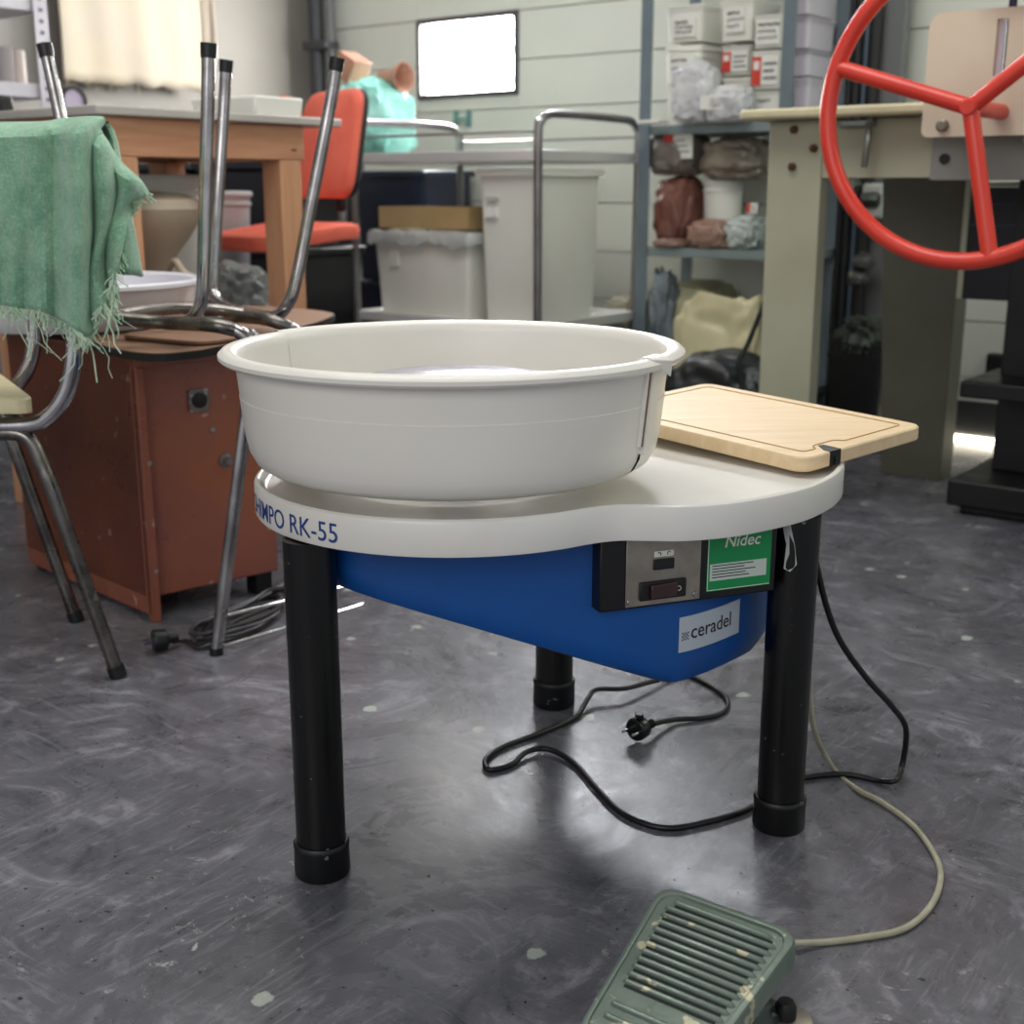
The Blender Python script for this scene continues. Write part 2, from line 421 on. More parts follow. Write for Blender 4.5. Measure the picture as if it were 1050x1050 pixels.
m.build('motor_housing', BLUE, wheel)
# legs with foot caps
for (x, y) in ((331, 893), (798, 846), (568, 721)):
    b = wz(x, y, 0); b.z = 0
    lg = MB().tube([b+Vector((0, 0, .012)), b+Vector((0, 0, ZB-.002))], .0305, 28).build('leg', BLKP, wheel)
    fc = MB().lathe([(0, 0), (.0325, 0), (.0345, .004), (.0338, .036), (.0345, .038), (.0345, .042), (.0325, .045), (.0306, .045)], b, 28).build('foot_cap', BLKF, lg)
# control panel (front right side of the housing)
pA, pB = wy(616, 557, 1.385), wy(797, 553, 1.470)
pA.z = pB.z = 0; u = (pB-pA).normalized(); nrm = Vector((u.y, -u.x, 0)); L = (pB-pA).length
PZ1, PZ0 = ZB-.002, wy(617, 629, 1.385).z
def pan_(s, z, d=0): return pA+u*s+nrm*d+Vector((0, 0, z))
Rz = Matrix((( u.x, nrm.x*-1, 0), (u.y, nrm.y*-1, 0), (0, 0, 1)))
def pbox(mb, s0, s1, z0, z1, d0, d1):
    c = pan_((s0+s1)/2, (z0+z1)/2, (d0+d1)/2); h = Vector((s1-s0, d1-d0, z1-z0))/2
    return mb.box(c-h, c+h, Rz)
cb = pbox(MB(), 0, L, PZ0, PZ1, -.06, 0).build('control_box', pm('black_box', '0c0b0d', .35), wheel, bevel=.002)
def su(x, y):
    r = ray(x, y); k = (pA-CAMP).dot(nrm)/r.dot(nrm); q = CAMP+r*k-pA; return q.dot(u), q.z+0.0*0+pA.z+ (H-H)
def sz(x, y):
    r = ray(x, y); k = (Vector((pA.x, pA.y, 0))-Vector((0, 0, 0))).dot(nrm)/r.dot(nrm); q = CAMP+r*k; return (Vector((q.x, q.y, 0))-pA).dot(u), q.z
s0, _ = sz(641, 600); s1, _ = sz(717, 600)
plate = pbox(MB(), s0, s1, PZ0+.003, PZ1-.004, 0, .002).build('metal_plate', ALU, cb, bevel=.0008)
for x in (644, 711):
    s_, z_ = sz(x, 620); p = pan_(s_, PZ0+.010, .002)
    mb = MB(); mb.tube([p, p+nrm*.0022], .0034, 14); mb.build('screw', CHROME, cb, bevel=.0006)
s_a, z_a = sz(654, 616); s_b, z_b = sz(702, 591)
rs = pbox(MB(), s_a, s_b, z_a, z_b, .002, .006).build('rocker_switch', BLACK, cb, bevel=.002)
s_c, _ = sz(664, 600); s_d, _ = sz(692, 600)
mb = MB()
zm = (z_a+z_b)/2
mb.loft([[pan_(s_c, z_a+.003, .006), pan_(s_d, z_a+.003, .006), pan_(s_d, z_b-.003, .006), pan_(s_c, z_b-.003, .006)],
         [pan_(s_c, z_a+.003, .011), pan_(s_d, z_a+.003, .008), pan_(s_d, z_b-.003, .008), pan_(s_c, z_b-.003, .011)]])
mb.build('rocker', pm('dark_red_lens', '4a0f08', .15, coat=1, col2='2a0805'), rs, bevel=.001)
p = pan_(s_d+.002, zm, .0064)
mb = MB(); mb.bm.free(); mb.bm = bmesh.new()
mb.tube([p+u*.0028*math.cos(t*PI/8)+Vector((0, 0, .0028*math.sin(t*PI/8))) for t in range(17)], .0004, 6)
mb.build('off_mark', PAPER, rs)
s_a, z_a = sz(669, 584); s_b, z_b = sz(690, 571)
pbox(MB(), s_a, s_b, z_a, z_b, .002, .005).build('direction_switch', BLACK, cb, bevel=.001)
s_c, z_c = sz(670, 571); s_d, z_d = sz(690, 563)
dl = pbox(MB(), s_c, s_d, z_c, z_d, .002, .0026).build('direction_label', PAPER, cb)
for sg_, cx in ((1, .25), (-1, .75)):
    c0 = pan_(s_c+(s_d-s_c)*cx, (z_c+z_d)/2, .0029); rr = (z_d-z_c)*.3
    mb = MB(); mb.tube([c0+u*rr*sg_*math.cos(t)+Vector((0, 0, rr*math.sin(t))) for t in [-.9+k*.35 for k in range(11)]], .0005, 6)
    mb.build('arrow_mark', INK, dl)
# green maker's label
s_a, _ = sz(724, 600); s_b, _ = sz(789, 590)
gz0, gz1 = PZ0+.010, PZ1-.003
gl = pbox(MB(), s_a, s_b, gz0, gz1, 0, .0008).build('green_label', pm('green_label_print', '0c8a4c', .35), cb)
wt = (s_b-s_a)
pbox(MB(), s_a+.004, s_b-.006, gz0+.013, gz0+.034, .0008, .0012).build('text_panel', pm('label_white', 'c4cfc6', .5), gl)
mb = MB()
for k in range(5):
    zz = gz0+.0165+k*.0036; w_ = random.uniform(.55, .85)*wt
    pbox(mb, s_a+.007, s_a+.007+w_-.006, zz, zz+.0012, .0012, .0014)
mb.build('printed_lines', INK, gl)
m = text_mb('Nidec', .0205, lambda x, y: pan_(s_a+wt*.25+x+y*.2, gz1-.0225+y, .0012)); m.build('lettering', PAPER, gl, flat=True)
mb = MB(); pbox(mb, s_a+.0008, s_b-.0008, gz0+.001, gz0+.0018, .0008, .0012); pbox(mb, s_a+.0008, s_a+.0016, gz0+.001, gz1, .0008, .0012)
mb.build('label_border', PAPER, gl)
# sticker on the blue housing below the box
def housing_pt(x, y):
    r = ray(x, y); best = None
    n = len(HPL)
    for i in range(n):
        a, b = ab(*HPL[i]), ab(*HPL[(i+1) % n]); d = b-a; den = r.x*d.y-r.y*d.x
        if abs(den) < 1e-9: continue
        t = (a.x*d.y-a.y*d.x)/den; s_ = (r.y*a.x-r.x*a.y)/den*-1 if False else ((t*r.x-a.x)/d.x if abs(d.x) > abs(d.y) else (t*r.y-a.y)/d.y)
        if t > 0 and -1e-6 <= s_ <= 1+1e-6 and (best is None or t < best): best = t
    return CAMP+r*best if best else None
c4 = [housing_pt(*q) for q in ((696, 666), (756, 651), (756, 617), (699, 630))]
lineS = [housing_pt(696+60*k/40, 650) for k in range(41)]
cum = [0.0]
for a_, b_ in zip(lineS, lineS[1:]): cum.append(cum[-1]+math.hypot(b_.x-a_.x, b_.y-a_.y))
Ls = cum[-1]; zS = (c4[0].z+c4[1].z)/2; hs = (c4[3].z+c4[2].z)/2-zS
def stp(s, z, d):
    k = 0
    while k < 39 and cum[k+1] < s: k += 1
    a_, b_ = lineS[k], lineS[k+1]; f = (s-cum[k])/(cum[k+1]-cum[k]); t_ = Vector((b_.x-a_.x, b_.y-a_.y, 0)).normalized()
    p_ = a_.lerp(b_, f); return Vector((p_.x, p_.y, zS+z))+Vector((t_.y, -t_.x, 0))*(d+.0012)
def curved(s0, s1, z0, z1, d0, d1, n=8):
    mb = MB(); mb.loft([[stp(s0+(s1-s0)*k/n, z0, d0), stp(s0+(s1-s0)*k/n, z1, d0), stp(s0+(s1-s0)*k/n, z1, d1), stp(s0+(s1-s0)*k/n, z0, d1)] for k in range(n+1)]); return mb
hg = wheel.children[0]
stk = curved(0, Ls, 0, hs, -.001, .0006).build('white_sticker', pm('sticker_white', 'b9c2cc', .5), wheel)
text_mb('ceradel', .0265, lambda x, y: stp(.0165+x, hs*.34+y, .001), 1.0, bold=.004).build('lettering', INK, stk, flat=True)
mb = MB()
for i, j in ((0, 0), (2, 0), (4, 0), (1, 1), (3, 1), (0, 2), (4, 2), (2, 2), (1, 3), (3, 3), (0, 4), (2, 4), (4, 4)):
    q = stp(.0035+i*.0021, hs*.34+j*.0021, .0011); q2 = stp(.0035+i*.0021+.0017, hs*.34+j*.0021+.0017, .0011)
    mb.face([mb.bm.verts.new(v) for v in (q, Vector((q2.x, q2.y, q.z)), q2, Vector((q.x, q.y, q2.z)))])
mb.build('dot_emblem', INK, stk, flat=True)
# torn white sticker on the right leg
lr = wz(798, 846, 0)
def leg_pt(s, z): a = -PI/2+s; return Vector((lr.x+.0308*math.cos(a), lr.y+.0308*math.sin(a), z))
mb = MB()
pts = [(-.75, .418), (-.5, .43), (-.42, .428), (-.5, .412), (-.22, .396), (-.1, .372), (-.35, .362), (-.62, .365), (-.42, .385), (-.62, .402)]
mb.bm.free(); mb.bm = bmesh.new()
vs = [mb.bm.verts.new(leg_pt(s, z)) for s, z in pts]; bmesh.ops.triangulate(mb.bm, faces=[mb.bm.faces.new(vs)])
mb.build('torn_sticker', pm('torn_paper', 'b9bcba', .6), wheel, flat=True)
# wheel head and shaft
m = MB().lathe([(0, .592), (.118, .592), (.1215, .590), (.1225, .586), (.1215, .576), (.03, .574), (.03, .462), (0, .462)], PC, 64)
m.build('wheel_head', pm('pale_wheel_head', 'c9c6d4', .25, .6, col2='bdbac8'), wheel)
# ---------------------------------------------------------------- splash pan
pan = thing('splash_pan', 'large white two-piece plastic splash pan on the pottery wheel', 'basin', PC+Vector((0, 0, .488)))
PC0 = PC.copy(); PC = PC+Vector((-.005, 0, 0))
zr = .632
def pan_prof(k=1.0, dz=0):
    ins = [(.150, .5), (.218, .5), (.236, .503), (.247, .514), (.2525, .545), (.2575, .585), (.2605, .620)]
    rim = [(.2625, .629), (.2675, .634), (.274, .6355), (.281, .6335), (.2855, .629), (.2855, .6245), (.282, .6215), (.276, .6215), (.2705, .6225)]
    outs = [(.2655, .619), (.2625, .587), (.2614, .579), (.2624, .5785), (.2620, .575), (.2600, .555), (.2572, .53), (.2535, .512), (.246, .498), (.234, .4905), (.216, .488), (.150, .488), (.150, .5)]
    return [(r*k, z+dz) for r, z in ins+rim+outs]
aj = math.radians(-29)
h1 = MB().lathe(pan_prof(), PC, 64, aj-PI, aj).build('pan_half', WHITE, pan)
h2 = MB().lathe(pan_prof(1.012, .0012), PC, 64, aj-.0, aj+PI).build('pan_half', WHITE, pan)
for A_ in (aj, aj+PI):
    def jp_(r, da, z): a = A_+da; return PC+Vector((r*math.cos(a), r*math.sin(a), z))
    def wr(z): return .2572+(z-.53)*.098
    def strip(mb, d0, d1, z0, z1, o0, o1, n=4):
        mb.loft([[jp_(wr(z0)+o0, d0+(d1-d0)*k/n, z0), jp_(wr(z0)+o1, d0+(d1-d0)*k/n, z0), jp_(wr(z1)+o1, d0+(d1-d0)*k/n, z1), jp_(wr(z1)+o0, d0+(d1-d0)*k/n, z1)] for k in range(n+1)])
        return mb
    strip(strip(MB(), -.040, -.022, .530, .618, -.003, .0042), -.002, .10, .520, .618, -.003, .0062).build('joint_flange', WHITE, pan, bevel=.0012)
    if A_ > aj: continue
    strip(MB(), -.021, -.003, .530, .618, -.004, .0038).build('joint_slit', pm('brown_slit', '7a5540', .6), pan)
    # hooked end of the outer rim
    hk = MB(); P_ = [jp_(r, -.085, z) for r, z in ((.262, .634), (.268, .6372), (.275, .6375), (.281, .635))]
    Q_ = [jp_(r, .02, z) for r, z in ((.262, .634), (.270, .6385), (.282, .638), (.2925, .632))]
    Rr = [jp_(r, .02, z-.0) for r, z in ((.260, .628), (.268, .632), (.280, .630), (.291, .612))]
    P2 = [jp_(r, -.085, z) for r, z in ((.262, .631), (.268, .634), (.275, .634), (.280, .632))]
    hk.loft([P_+P2[::-1], Q_+Rr[::-1]]); hk.build('rim_hook', WHITE, pan, bevel=.001)
PC = PC0
# ---------------------------------------------------------------- cutting board
zbd = .470
n0, f0 = wz(824, 487, zbd), wz(938, 452, .484)
e1 = (f0-n0); e1.z = 0; e1.normalize(); e2 = Vector((-e1.y, e1.x, 0)); BL, BW = .405, .262
bd = thing('cutting_board', 'light bamboo cutting board with juice groove on the white wheel table', 'cutting board', n0+e2*BL/2+e1*BW/2)
til = (.020)/BW; til2 = .012/BL
def bp(s, t, z): return n0+e1*s+e2*t+Vector((0, 0, z+s*.05+t*.03+.001))
def bloft(pts, zs, mb, capb=True, capt=True): mb.loft([[bp(x, y, z) for x, y in pts] for z in zs], True, capb, capt)
out = rounded([(0, 0), (BW, 0), (BW, BL), (0, BL)], .022, 6)
out2 = [(BW/2+(x-BW/2)*.988, BL/2+(y-BL/2)*.992) for x, y in out]
T = .0195
notch = rounded([(0, 0), (.085, 0), (.085, .012), (.103, .012), (.103, 0), (BW, 0), (BW, BL), (0, BL)], .020, 6)
mb = MB(); mb.loft([[bp(x, y, z) for x, y in p_] for p_, z in ((out2, 0), (out, .002), (out, T-.002), (out2, T))])
bo = mb.build('board_body', BOARD, bd)
# juice groove as an inset dark channel following the edge
g = rounded([(.026, .022), (.052, .022), (.058, .034), (.104, .034), (.110, .022), (BW-.022, .022), (BW-.022, BL-.022), (.022, BL-.022)], .010, 4)
mb = MB(); gp = [bp(x, y, T+.0001) for x, y in g]; mb.tube(gp+[gp[0]], .0011, 6); mb.build('juice_groove', pm('groove_shade', 'a9824f', .6), bd)
mb = MB(); mb.loft([[bp(x, y, z) for x, y in ((.052, -.0008), (.074, -.0008), (.074, .028), (.066, .030), (.052, .010))] for z in (T+.0006, .001)])
cl = mb.build('knife_sharpener_insert', BLACK, bd)
mb = MB()
for z_ in (.004, .010): mb.tube([bp(.063, -.0012, z_), bp(.063, -.003, z_)], .003, 10)
mb.build('insert_slot', pm('dark_green_steel', '2c3a34', .3, .5), cl)
# ---------------------------------------------------------------- cords and pedal
def fl_(x, y, z=.0045): return wz(x, y, z)
cp = [fl_(664, 744, .02), fl_(690, 738, .008), fl_(722, 736), fl_(743, 729), fl_(744, 715), fl_(724, 701), fl_(700, 692), fl_(668, 699, .012), fl_(640, 706, .018), fl_(612, 707, .02), fl_(603, 716, .014),
      fl_(590, 735), fl_(556, 751), fl_(515, 766), fl_(498, 779), fl_(502, 789), fl_(524, 784), fl_(540, 771, .008), fl_(562, 768, .008), fl_(588, 782), fl_(612, 809), fl_(640, 835), fl_(682, 849), fl_(728, 842), fl_(768, 829),
      fl_(800, 805), fl_(832, 796), fl_(868, 794), fl_(900, 800), fl_(918, 800, .012), wy(925, 785, 1.66), wy(929, 748, 1.65), wy(916, 726, 1.63), wy(889, 696, 1.60), wy(862, 658, 1.57), wy(847, 620, 1.55), wy(835, 570, 1.54), wy(828, 545, 1.54)]
cord = MB().tube(cp, .0043, 10, smooth=7).build('power_cord', RUBBER, loc=cp[12])
tag(cord, 'black power cord looping over the floor under the pottery wheel, ending in a plug', 'cord')
d = (cp[0]-cp[1]); d.z = 0; d.normalize(); sd = Vector((-d.y, d.x, 0)); p0 = cp[0]
mb = MB(); mb.tube([p0-d*.012, p0+d*.004, p0+d*.012], [.0052, .0065, .008], 14)
for k in range(3): mb.tube([p0-d*(.012-k*.006), p0-d*(.009-k*.006)], .0075, 14)
z_ = Vector((0, 0, .003)); mb.tube([p0+d*.010+z_, p0+d*.014+z_, p0+d*.030+z_, p0+d*.033+z_], [.012, .0175, .0185, .017], 20)
mb.box(p0+d*.022+Vector((-.006, -.006, .016)), p0+d*.022+Vector((.006, .006, .027)))
pl = mb.build('plug', pm('plug_black', '060607', .25), cord, bevel=.0012)
for sg_ in (-1, 1):
    q = p0+d*.033+sd*.0095*sg_+z_
    MB().tube([q, q+d*.017, q+d*.019], [.0022, .0022, .0014], 10).build('pin', CHROME, pl)
wp = [wy(826, 560, 1.56), wy(828, 640, 1.57), wy(831, 720, 1.585), wy(838, 757, 1.60), fl_(856, 790), fl_(880, 810), fl_(905, 823), fl_(938, 848), fl_(960, 880), fl_(964, 905), fl_(952, 932), fl_(925, 953), fl_(880, 962), fl_(845, 966), fl_(812, 968, .012), fl_(800, 975, .02)]
pc = MB().tube(wp, .0039, 10, smooth=7).build('pedal_cable', pm('cream_cable', 'b8b39c', .4, col2='a39f88', vs=30), loc=wp[7])
tag(pc, 'cream cable curving across the floor from the wheel to the foot pedal', 'cable')
TL, TR, BLc = wz(679, 905, .088), wz(823, 957, .088), wz(603, 1035, .058)
pu = (TR-TL); pw = pu.length; pu.normalize(); pv0 = (BLc-TL); pv = pv0-pu*pv0.dot(pu); pv.normalize(); plen = .235
pn_ = pu.cross(pv)*-1
if pn_.z < 0: pn_ = -pn_
def pd(s, t, z=0): return TL+pu*s+pv*t+pn_*z
ped = thing('foot_pedal', 'grey-green clay-spattered ribbed foot pedal on the floor in front', 'foot pedal', Vector((pd(pw/2, .12).x, pd(pw/2, .12).y, 0)))
PEDM = pm('pedal_paint', '6f7d73', .42, .35, col2='7e8a80', vs=10, specks=('c2bd9f', 26, .585), rvar=.12, bump=(70, .3))
ol = rounded([(0, 0), (pw, 0), (pw-.006, plen), (.036, plen)], .026, 7)
def sc_(pts, k): 
    cx, cy = pw/2, plen/2; return [(cx+(x-cx)*(1-k/(pw/2)), cy+(y-cy)*(1-k/(plen/2))) for x, y in pts]
mb = MB(); mb.loft([[pd(x, y, z) for x, y in sc_(ol, k)] for k, z in ((.004, -.030), (0, -.026), (0, -.003), (.0015, 0), (.006, .001), (.0085, .0005), (.0095, -.0025))])
tr = mb.build('tread_plate', PEDM, ped)
for k in range(14):
    t = .020+k*.0115
    if k == 12: t = .178
    if k == 13: t = .195
    mb = MB(); xl = .018+.036*t/plen+(.006 if k == 0 else 0); mb.tube([pd(xl, t, -.005), pd(xl+.003, t, -.0022), pd(pw-.020-.01*(k == 0), t, -.0022), pd(pw-.016-.01*(k == 0), t, -.005)], .0034, 8)
    mb.build('rib', PEDM, tr)
    if k < 12:
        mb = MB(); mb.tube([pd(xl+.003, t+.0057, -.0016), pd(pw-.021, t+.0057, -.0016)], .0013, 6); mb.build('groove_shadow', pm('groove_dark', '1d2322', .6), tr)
mb = MB(); b0 = pd(pw/2, .13); bx0 = Vector((b0.x, b0.y, 0))
u2 = Vector((pu.x, pu.y, 0)).normalized(); v2 = Vector((-u2.y, u2.x, 0))
if v2.dot(pv) < 0: v2 = -v2
mb.loft([[bx0+u2*x+v2*y+Vector((0, 0, z)) for x, y in rounded([(-.07*k, -.115*k), (.078*k, -.115*k), (.078*k, .115*k), (-.07*k, .115*k)], .02, 4)] for k, z in ((1, 0), (1, .010), (.97, .013), (.5, .034), (.45, .04))])
bs = mb.build('base', pm('pedal_base', '3c4444', .4, .4, specks=('8d9184', 30, .66)), ped)
kb = wz(806, 1030, .02); MB().lathe([(0, .0), (.011, 0), (.011, .018), (.008, .024), (0, .025)], Vector((kb.x, kb.y, .0)), 20).build('knob', BLACK, ped)
MB().lathe([(0, .0), (.028, 0), (.028, .003), (.024, .006), (0, .006)], Vector((kb.x, kb.y, .0)), 28).build('washer', ALU, ped)
# ---------------------------------------------------------------- chair with the green towel
LV = Vector((-.17, .29, 0))
seatp = wy(44, 418, 2.0)
ch = thing('school_chair', 'chrome tube chair with cream wooden seat and a green towel over its back', 'chair', Vector((seatp.x-.2, 2.14, 0)))
SEATW = pm('cream_wood_seat', 'd8cda6', .4, col2='c9ba8f', vs=6, aniso=(1, 6, 6))
for off, nm in ((Vector((0, 0, 0)), 0), (LV, 1)):
    tp = [wy(82, 150, 2.02), wy(79, 250, 2.0), wy(77, 340, 2.0), wy(75, 375, 2.0), wy(67, 405, 2.0), wy(50, 427, 2.0), wy(26, 436, 2.0), wy(-60, 437, 2.0), wy(-190, 437, 2.0)]
    MB().tube([p+off for p in tp], .0135, 14, smooth=6).build('back_frame', CHROME, ch)
    ft = wz(122, 694, 0)
    lp = [wy(-160, 446, 2.0), wy(-20, 444, 2.0), wy(14, 444, 2.0), wy(31, 452, 2.0), wy(43, 475, 2.0), wy(60, 520, 2.0), ft+Vector((-.004, 0, .012))]
    lg = MB().tube([p+off for p in lp], .0125, 14, smooth=6).build('leg', CHROMED, ch)
    MB().tube([ft+off+Vector((-.006, 0, .02)), ft+off+Vector((0, 0, 0.0))], .0150, 14).build('foot_cap', RUBBER, lg)
    f2 = Vector((seatp.x-.47, 1.96, 0)); a_ = wy(-160, 446, 2.0)
    lg = MB().tube([p+off for p in (a_, Vector((seatp.x-.41, 1.99, .44)), Vector((seatp.x-.43, 1.985, .38)), f2+Vector((0, 0, .012)))], .0125, 14, smooth=5).build('leg', CHROMED, ch)
    MB().tube([f2+off+Vector((0, 0, .02)), f2+off], .0150, 14).build('foot_cap', RUBBER, lg)
mb = MB(); sx0, sy0 = seatp.x, 2.0-.03; zt = wy(44, 405, 2.0).z
so = rounded([(0, 0), (-.40, .02), (-.40+LV.x*1.15, .02+LV.y*1.15), (LV.x*1.15, LV.y*1.15)], .04, 6)
mb.loft([[Vector((sx0+x, sy0+y, z)) for x, y in so] for z in (zt-.026, zt-.004)]+[[Vector((sx0-.2+LV.x/2+(x+.2-LV.x/2)*.98, sy0+.17+(y-.17)*.98, zt)) for x, y in so]])
mb.build('seat', SEATW, ch)
MB().tube([wy(30, 440, 2.0), wy(30, 440, 2.0)+LV], .010, 10).build('stretcher', CHROMED, ch)
b0, b1 = wy(82, 150, 2.02), wy(79, 215, 2.0)
mb = MB(); dx = Vector((-.012, 0, 0)); mb.loft([[b0+dx*-1, b0+dx, b1+dx, b1+dx*-1], [b0+LV+dx*-1, b0+LV+dx, b1+LV+dx, b1+LV+dx*-1]]); mb.build('backrest', SEATW, ch, bevel=.004)
# towel: one draped sheet with folds, a back layer and a frayed hem
TOW = None
def towel_mat():
    t = NT('green_terry_towel'); v = t.mapping()
    c = t.ramp(t.noise(v, 14, 6, .7), [(.35, '6aa583'), (.65, '9acbaa')])
    c = t.mix(t.ramp(t.noise(t.mapping(scale=(40, 40, 6)), 1.6, 4), [(.5, 0.), (.75, .5)]), c, 'b0b8a2')
    c = t.mix(t.ramp(t.noise(v, 220, 2), [(.45, 0.), (.7, .35)]), c, 'c9e2cc')
    t.link(c, t.b.inputs['Base Color']); t.set(Roughness=.95, Sheen_Weight=.4); t.bump(t.noise(v, 320, 3, .7), .9, .004); return t.m
TOWM = towel_mat()
cols = [(-130, 136, 300, 1.955), (-90, 136, 304, 1.965), (-60, 135, 306, 1.955), (-30, 134, 309, 1.965), (0, 133, 312, 1.955), (20, 132, 316, 1.965), (38, 131, 318, 1.95), (55, 129, 324, 1.965), (70, 127, 332, 1.94), (80, 127, 340, 1.93), (88, 129, 345, 1.945), (96, 135, 338, 1.975),
        (104, 144, 318, 1.96), (111, 155, 312, 1.975), (118, 166, 318, 2.0), (126, 177, 300, 1.98), (134, 186, 270, 2.0), (139, 194, 240, 2.03), (143, 201, 218, 2.06)]
NR = 34; grid = []; cc = catmull([Vector((x, t_, 0)) for x, t_, b_, Y_ in cols], 4); cb_ = catmull([Vector((b_, Y_*100, 0)) for x, t_, b_, Y_ in cols], 4)
mb = MB()
for a_, b_ in zip(cc, cb_):
    col = []
    for r_ in range(NR+1):
        k = r_/NR; x = a_.x; y = a_.y+(b_.x-a_.y)*k; Yd = b_.y/100
        fold = .010*math.sin(x*.21+k*1.5)*k+.006*math.sin(x*.09+2+k*4)+.004*noise.noise(Vector((x*.05, k*6, 2)))
        if x > 96:
            x = x+(-14*math.sin(min(1, k)*PI*.5) if x > 120 else -6*k)*(1 if k > .3 else k/.3)+3.5*math.sin(k*9+x*.1)
            fold += .012*math.sin(x*.16+k*5)*k
        p = wy(x, y, Yd+fold+.05*(1-k)*0)
        if k < .06: p.y += .035*(1-k/.06)**2; p.z += .002
        col.append(mb.bm.verts.new(p))
    grid.append(col)
for a_, b_ in zip(grid, grid[1:]):
    for r_ in range(NR): mb.face([a_[r_], b_[r_], b_[r_+1], a_[r_+1]])
hem = [c_[-1].co.copy() for c_ in grid]; edge = [grid[-1][k].co.copy() for k in range(0, NR+1)]
# back layer over the other side of the backrest
back = []
top = [c_[0].co.copy() for c_ in grid[:44]]
for i, p in enumerate(top):
    col = [grid[i][0]]
    for r_ in range(1, 20):
        k = r_/19; q = Vector((p.x+LV.x*.9*min(1, k*3)*0+.02*k, p.y+.085*math.sin(min(1, k*4)*PI/2)+.015*math.sin(i*.4+k*3), p.z+.012*math.sin(min(1, k*4)*PI)-.26*max(0, k-.12)))
        col.append(mb.bm.verts.new(q))
    back.append(col)
for a_, b_ in zip(back, back[1:]):
    for r_ in range(19): mb.face([a_[r_], b_[r_], b_[r_+1], a_[r_+1]])
tw = mb.build('towel', TOWM, solid=.006, loc=None)
for m_ in tw.data.polygons: m_.use_smooth = True
tag(tw, 'frayed green terry towel draped over the back of the left chair', 'towel')
FRM = pm('towel_threads', 'd0e2cb', .9, col2='b2d0b4', vs=30)
mb = MB(); rnd = random.Random(3)
for i in range(460):
    if i < 380:
        f = rnd.random()*(len(hem)-6); k = int(f); p = hem[k].lerp(hem[k+1], f-k); L_ = rnd.uniform(.008, .030)*(2.6 if rnd.random() < .10 else 1)
    else:
        f = rnd.random()*(len(edge)-2); k = int(f); p = edge[k].lerp(edge[k+1], f-k); L_ = rnd.uniform(.006, .018)
    pts = [p+Vector((0, -.001, .004))]; dxy = Vector((rnd.uniform(-.5, .5), rnd.uniform(-.3, .3), -1)) if i < 380 else Vector((rnd.uniform(.3, 1), rnd.uniform(-.3, .3), -rnd.uniform(.2, 1)))
    for j in range(5):
        pts.append(pts[-1]+dxy.normalized()*L_/4); dxy += Vector((rnd.uniform(-1.1, 1.1), rnd.uniform(-.4, .4), -.2))
    mb.tube(pts, [.0011, .0009], 5, caps=False) if False else mb.tube(pts, rnd.uniform(.0006, .0013), 5)
fr = mb.build('fringe', FRM, tw); fr['kind'] = 'stuff'
# ---------------------------------------------------------------- orange-brown cabinet wheel with board, basin and upturned chair
A0, B0, D0 = wz(157, 638, 0), wz(290, 589, .04), wz(30, 582, 0)
B0 = Vector((B0.x, B0.y, 0)); E0 = B0+D0-A0
cabi = thing('kick_wheel_cabinet', 'orange-brown painted metal wheel cabinet with scuffed sides and wooden top', 'cabinet', Vector(((B0.x+D0.x)/2, (B0.y+D0.y)/2, 0)))
zc = .528; uR = (B0-A0).normalized(); uL = (D0-A0).normalized()
def cpt(r, l, z): return A0+uR*r+uL*l+Vector((0, 0, z))
LR, LL = (B0-A0).length, (D0-A0).length
def quadbox(mb, r0, r1, l0, l1, z0, z1):
    mb.loft([[cpt(r0, l0, z), cpt(r1, l0, z), cpt(r1, l1, z), cpt(r0, l1, z)] for z in (z0, z1)]); return mb
quadbox(MB(), 0, LR, .014, LL, .045, zc).build('cabinet_body', ORANGE, cabi, bevel=.004)
mb = MB(); quadbox(mb, 0, .012, 0, LL, .012, zc); mb.build('side_panel', ORANGE, cabi, bevel=.002)
quadbox(MB(), .0, LR, -.004, .016, zc-.028, zc+.001).build('top_rail', ORANGE, cabi, bevel=.002)
quadbox(MB(), 0, .016, -.006, .014, 0.0, zc-.028).build('corner_post', ORANGE, cabi, bevel=.002)
for r_, l_ in ((LR-.03, .04), (LR-.03, LL-.04), (.03, LL-.03)): quadbox(MB(), r_-.018, r_+.018, l_-.018, l_+.018, 0, .045).build('foot', BLACK, cabi)
def face_pt(x, y, off=.010):   # point on the right face of the cabinet
    r = ray(x, y); n_ = Vector((uR.y, -uR.x, 0)); b = A0+uL*.014; k = (b-CAMP).dot(n_)/r.dot(n_); return CAMP+r*k+n_*0, n_
fp, fn = face_pt(203, 410)
if fn.y > 0: fn = -fn
def disc(mb, p, n_, r, h, seg=20): return mb.tube([p, p+n_*h*.8, p+n_*h], [r, r, r*.85], seg)
so_ = MB(); so_.loft([[fp+uR*x+Vector((0, 0, z))+fn*d for x, z in rounded([(-.021, -.022), (.021, -.022), (.021, .022), (-.021, .022)], .005, 3)] for d in (0, .006)]); so_ = so_.build('socket_plate', pm('scuffed_steel', '77706c', .4, .5, specks=('b5aaa2', 60, .6)), cabi)
disc(MB(), fp+fn*.006, fn, .015, .004).build('socket_hole', BLACK, so_)
fp, _ = face_pt(231, 472); disc(disc(MB(), fp, fn, .008, .02), fp, fn, .014, .006).build('knob', pm('grey_knob', '7a7474', .4, .4), cabi)
for x, y in ((146, 474), (153, 584), (215, 441)):
    fp, _ = face_pt(x, y); p = fp+fn*(.016 if x < 200 else 0); disc(MB(), p+uR*.006, fn, .0055, .004, 12).build('bolt', ALU, cabi)
tb = [(86, 346), (100, 354), (128, 361), (160, 364), (200, 361), (240, 353), (290, 341), (335, 328), (335, 320), (250, 314), (150, 316), (100, 326)]
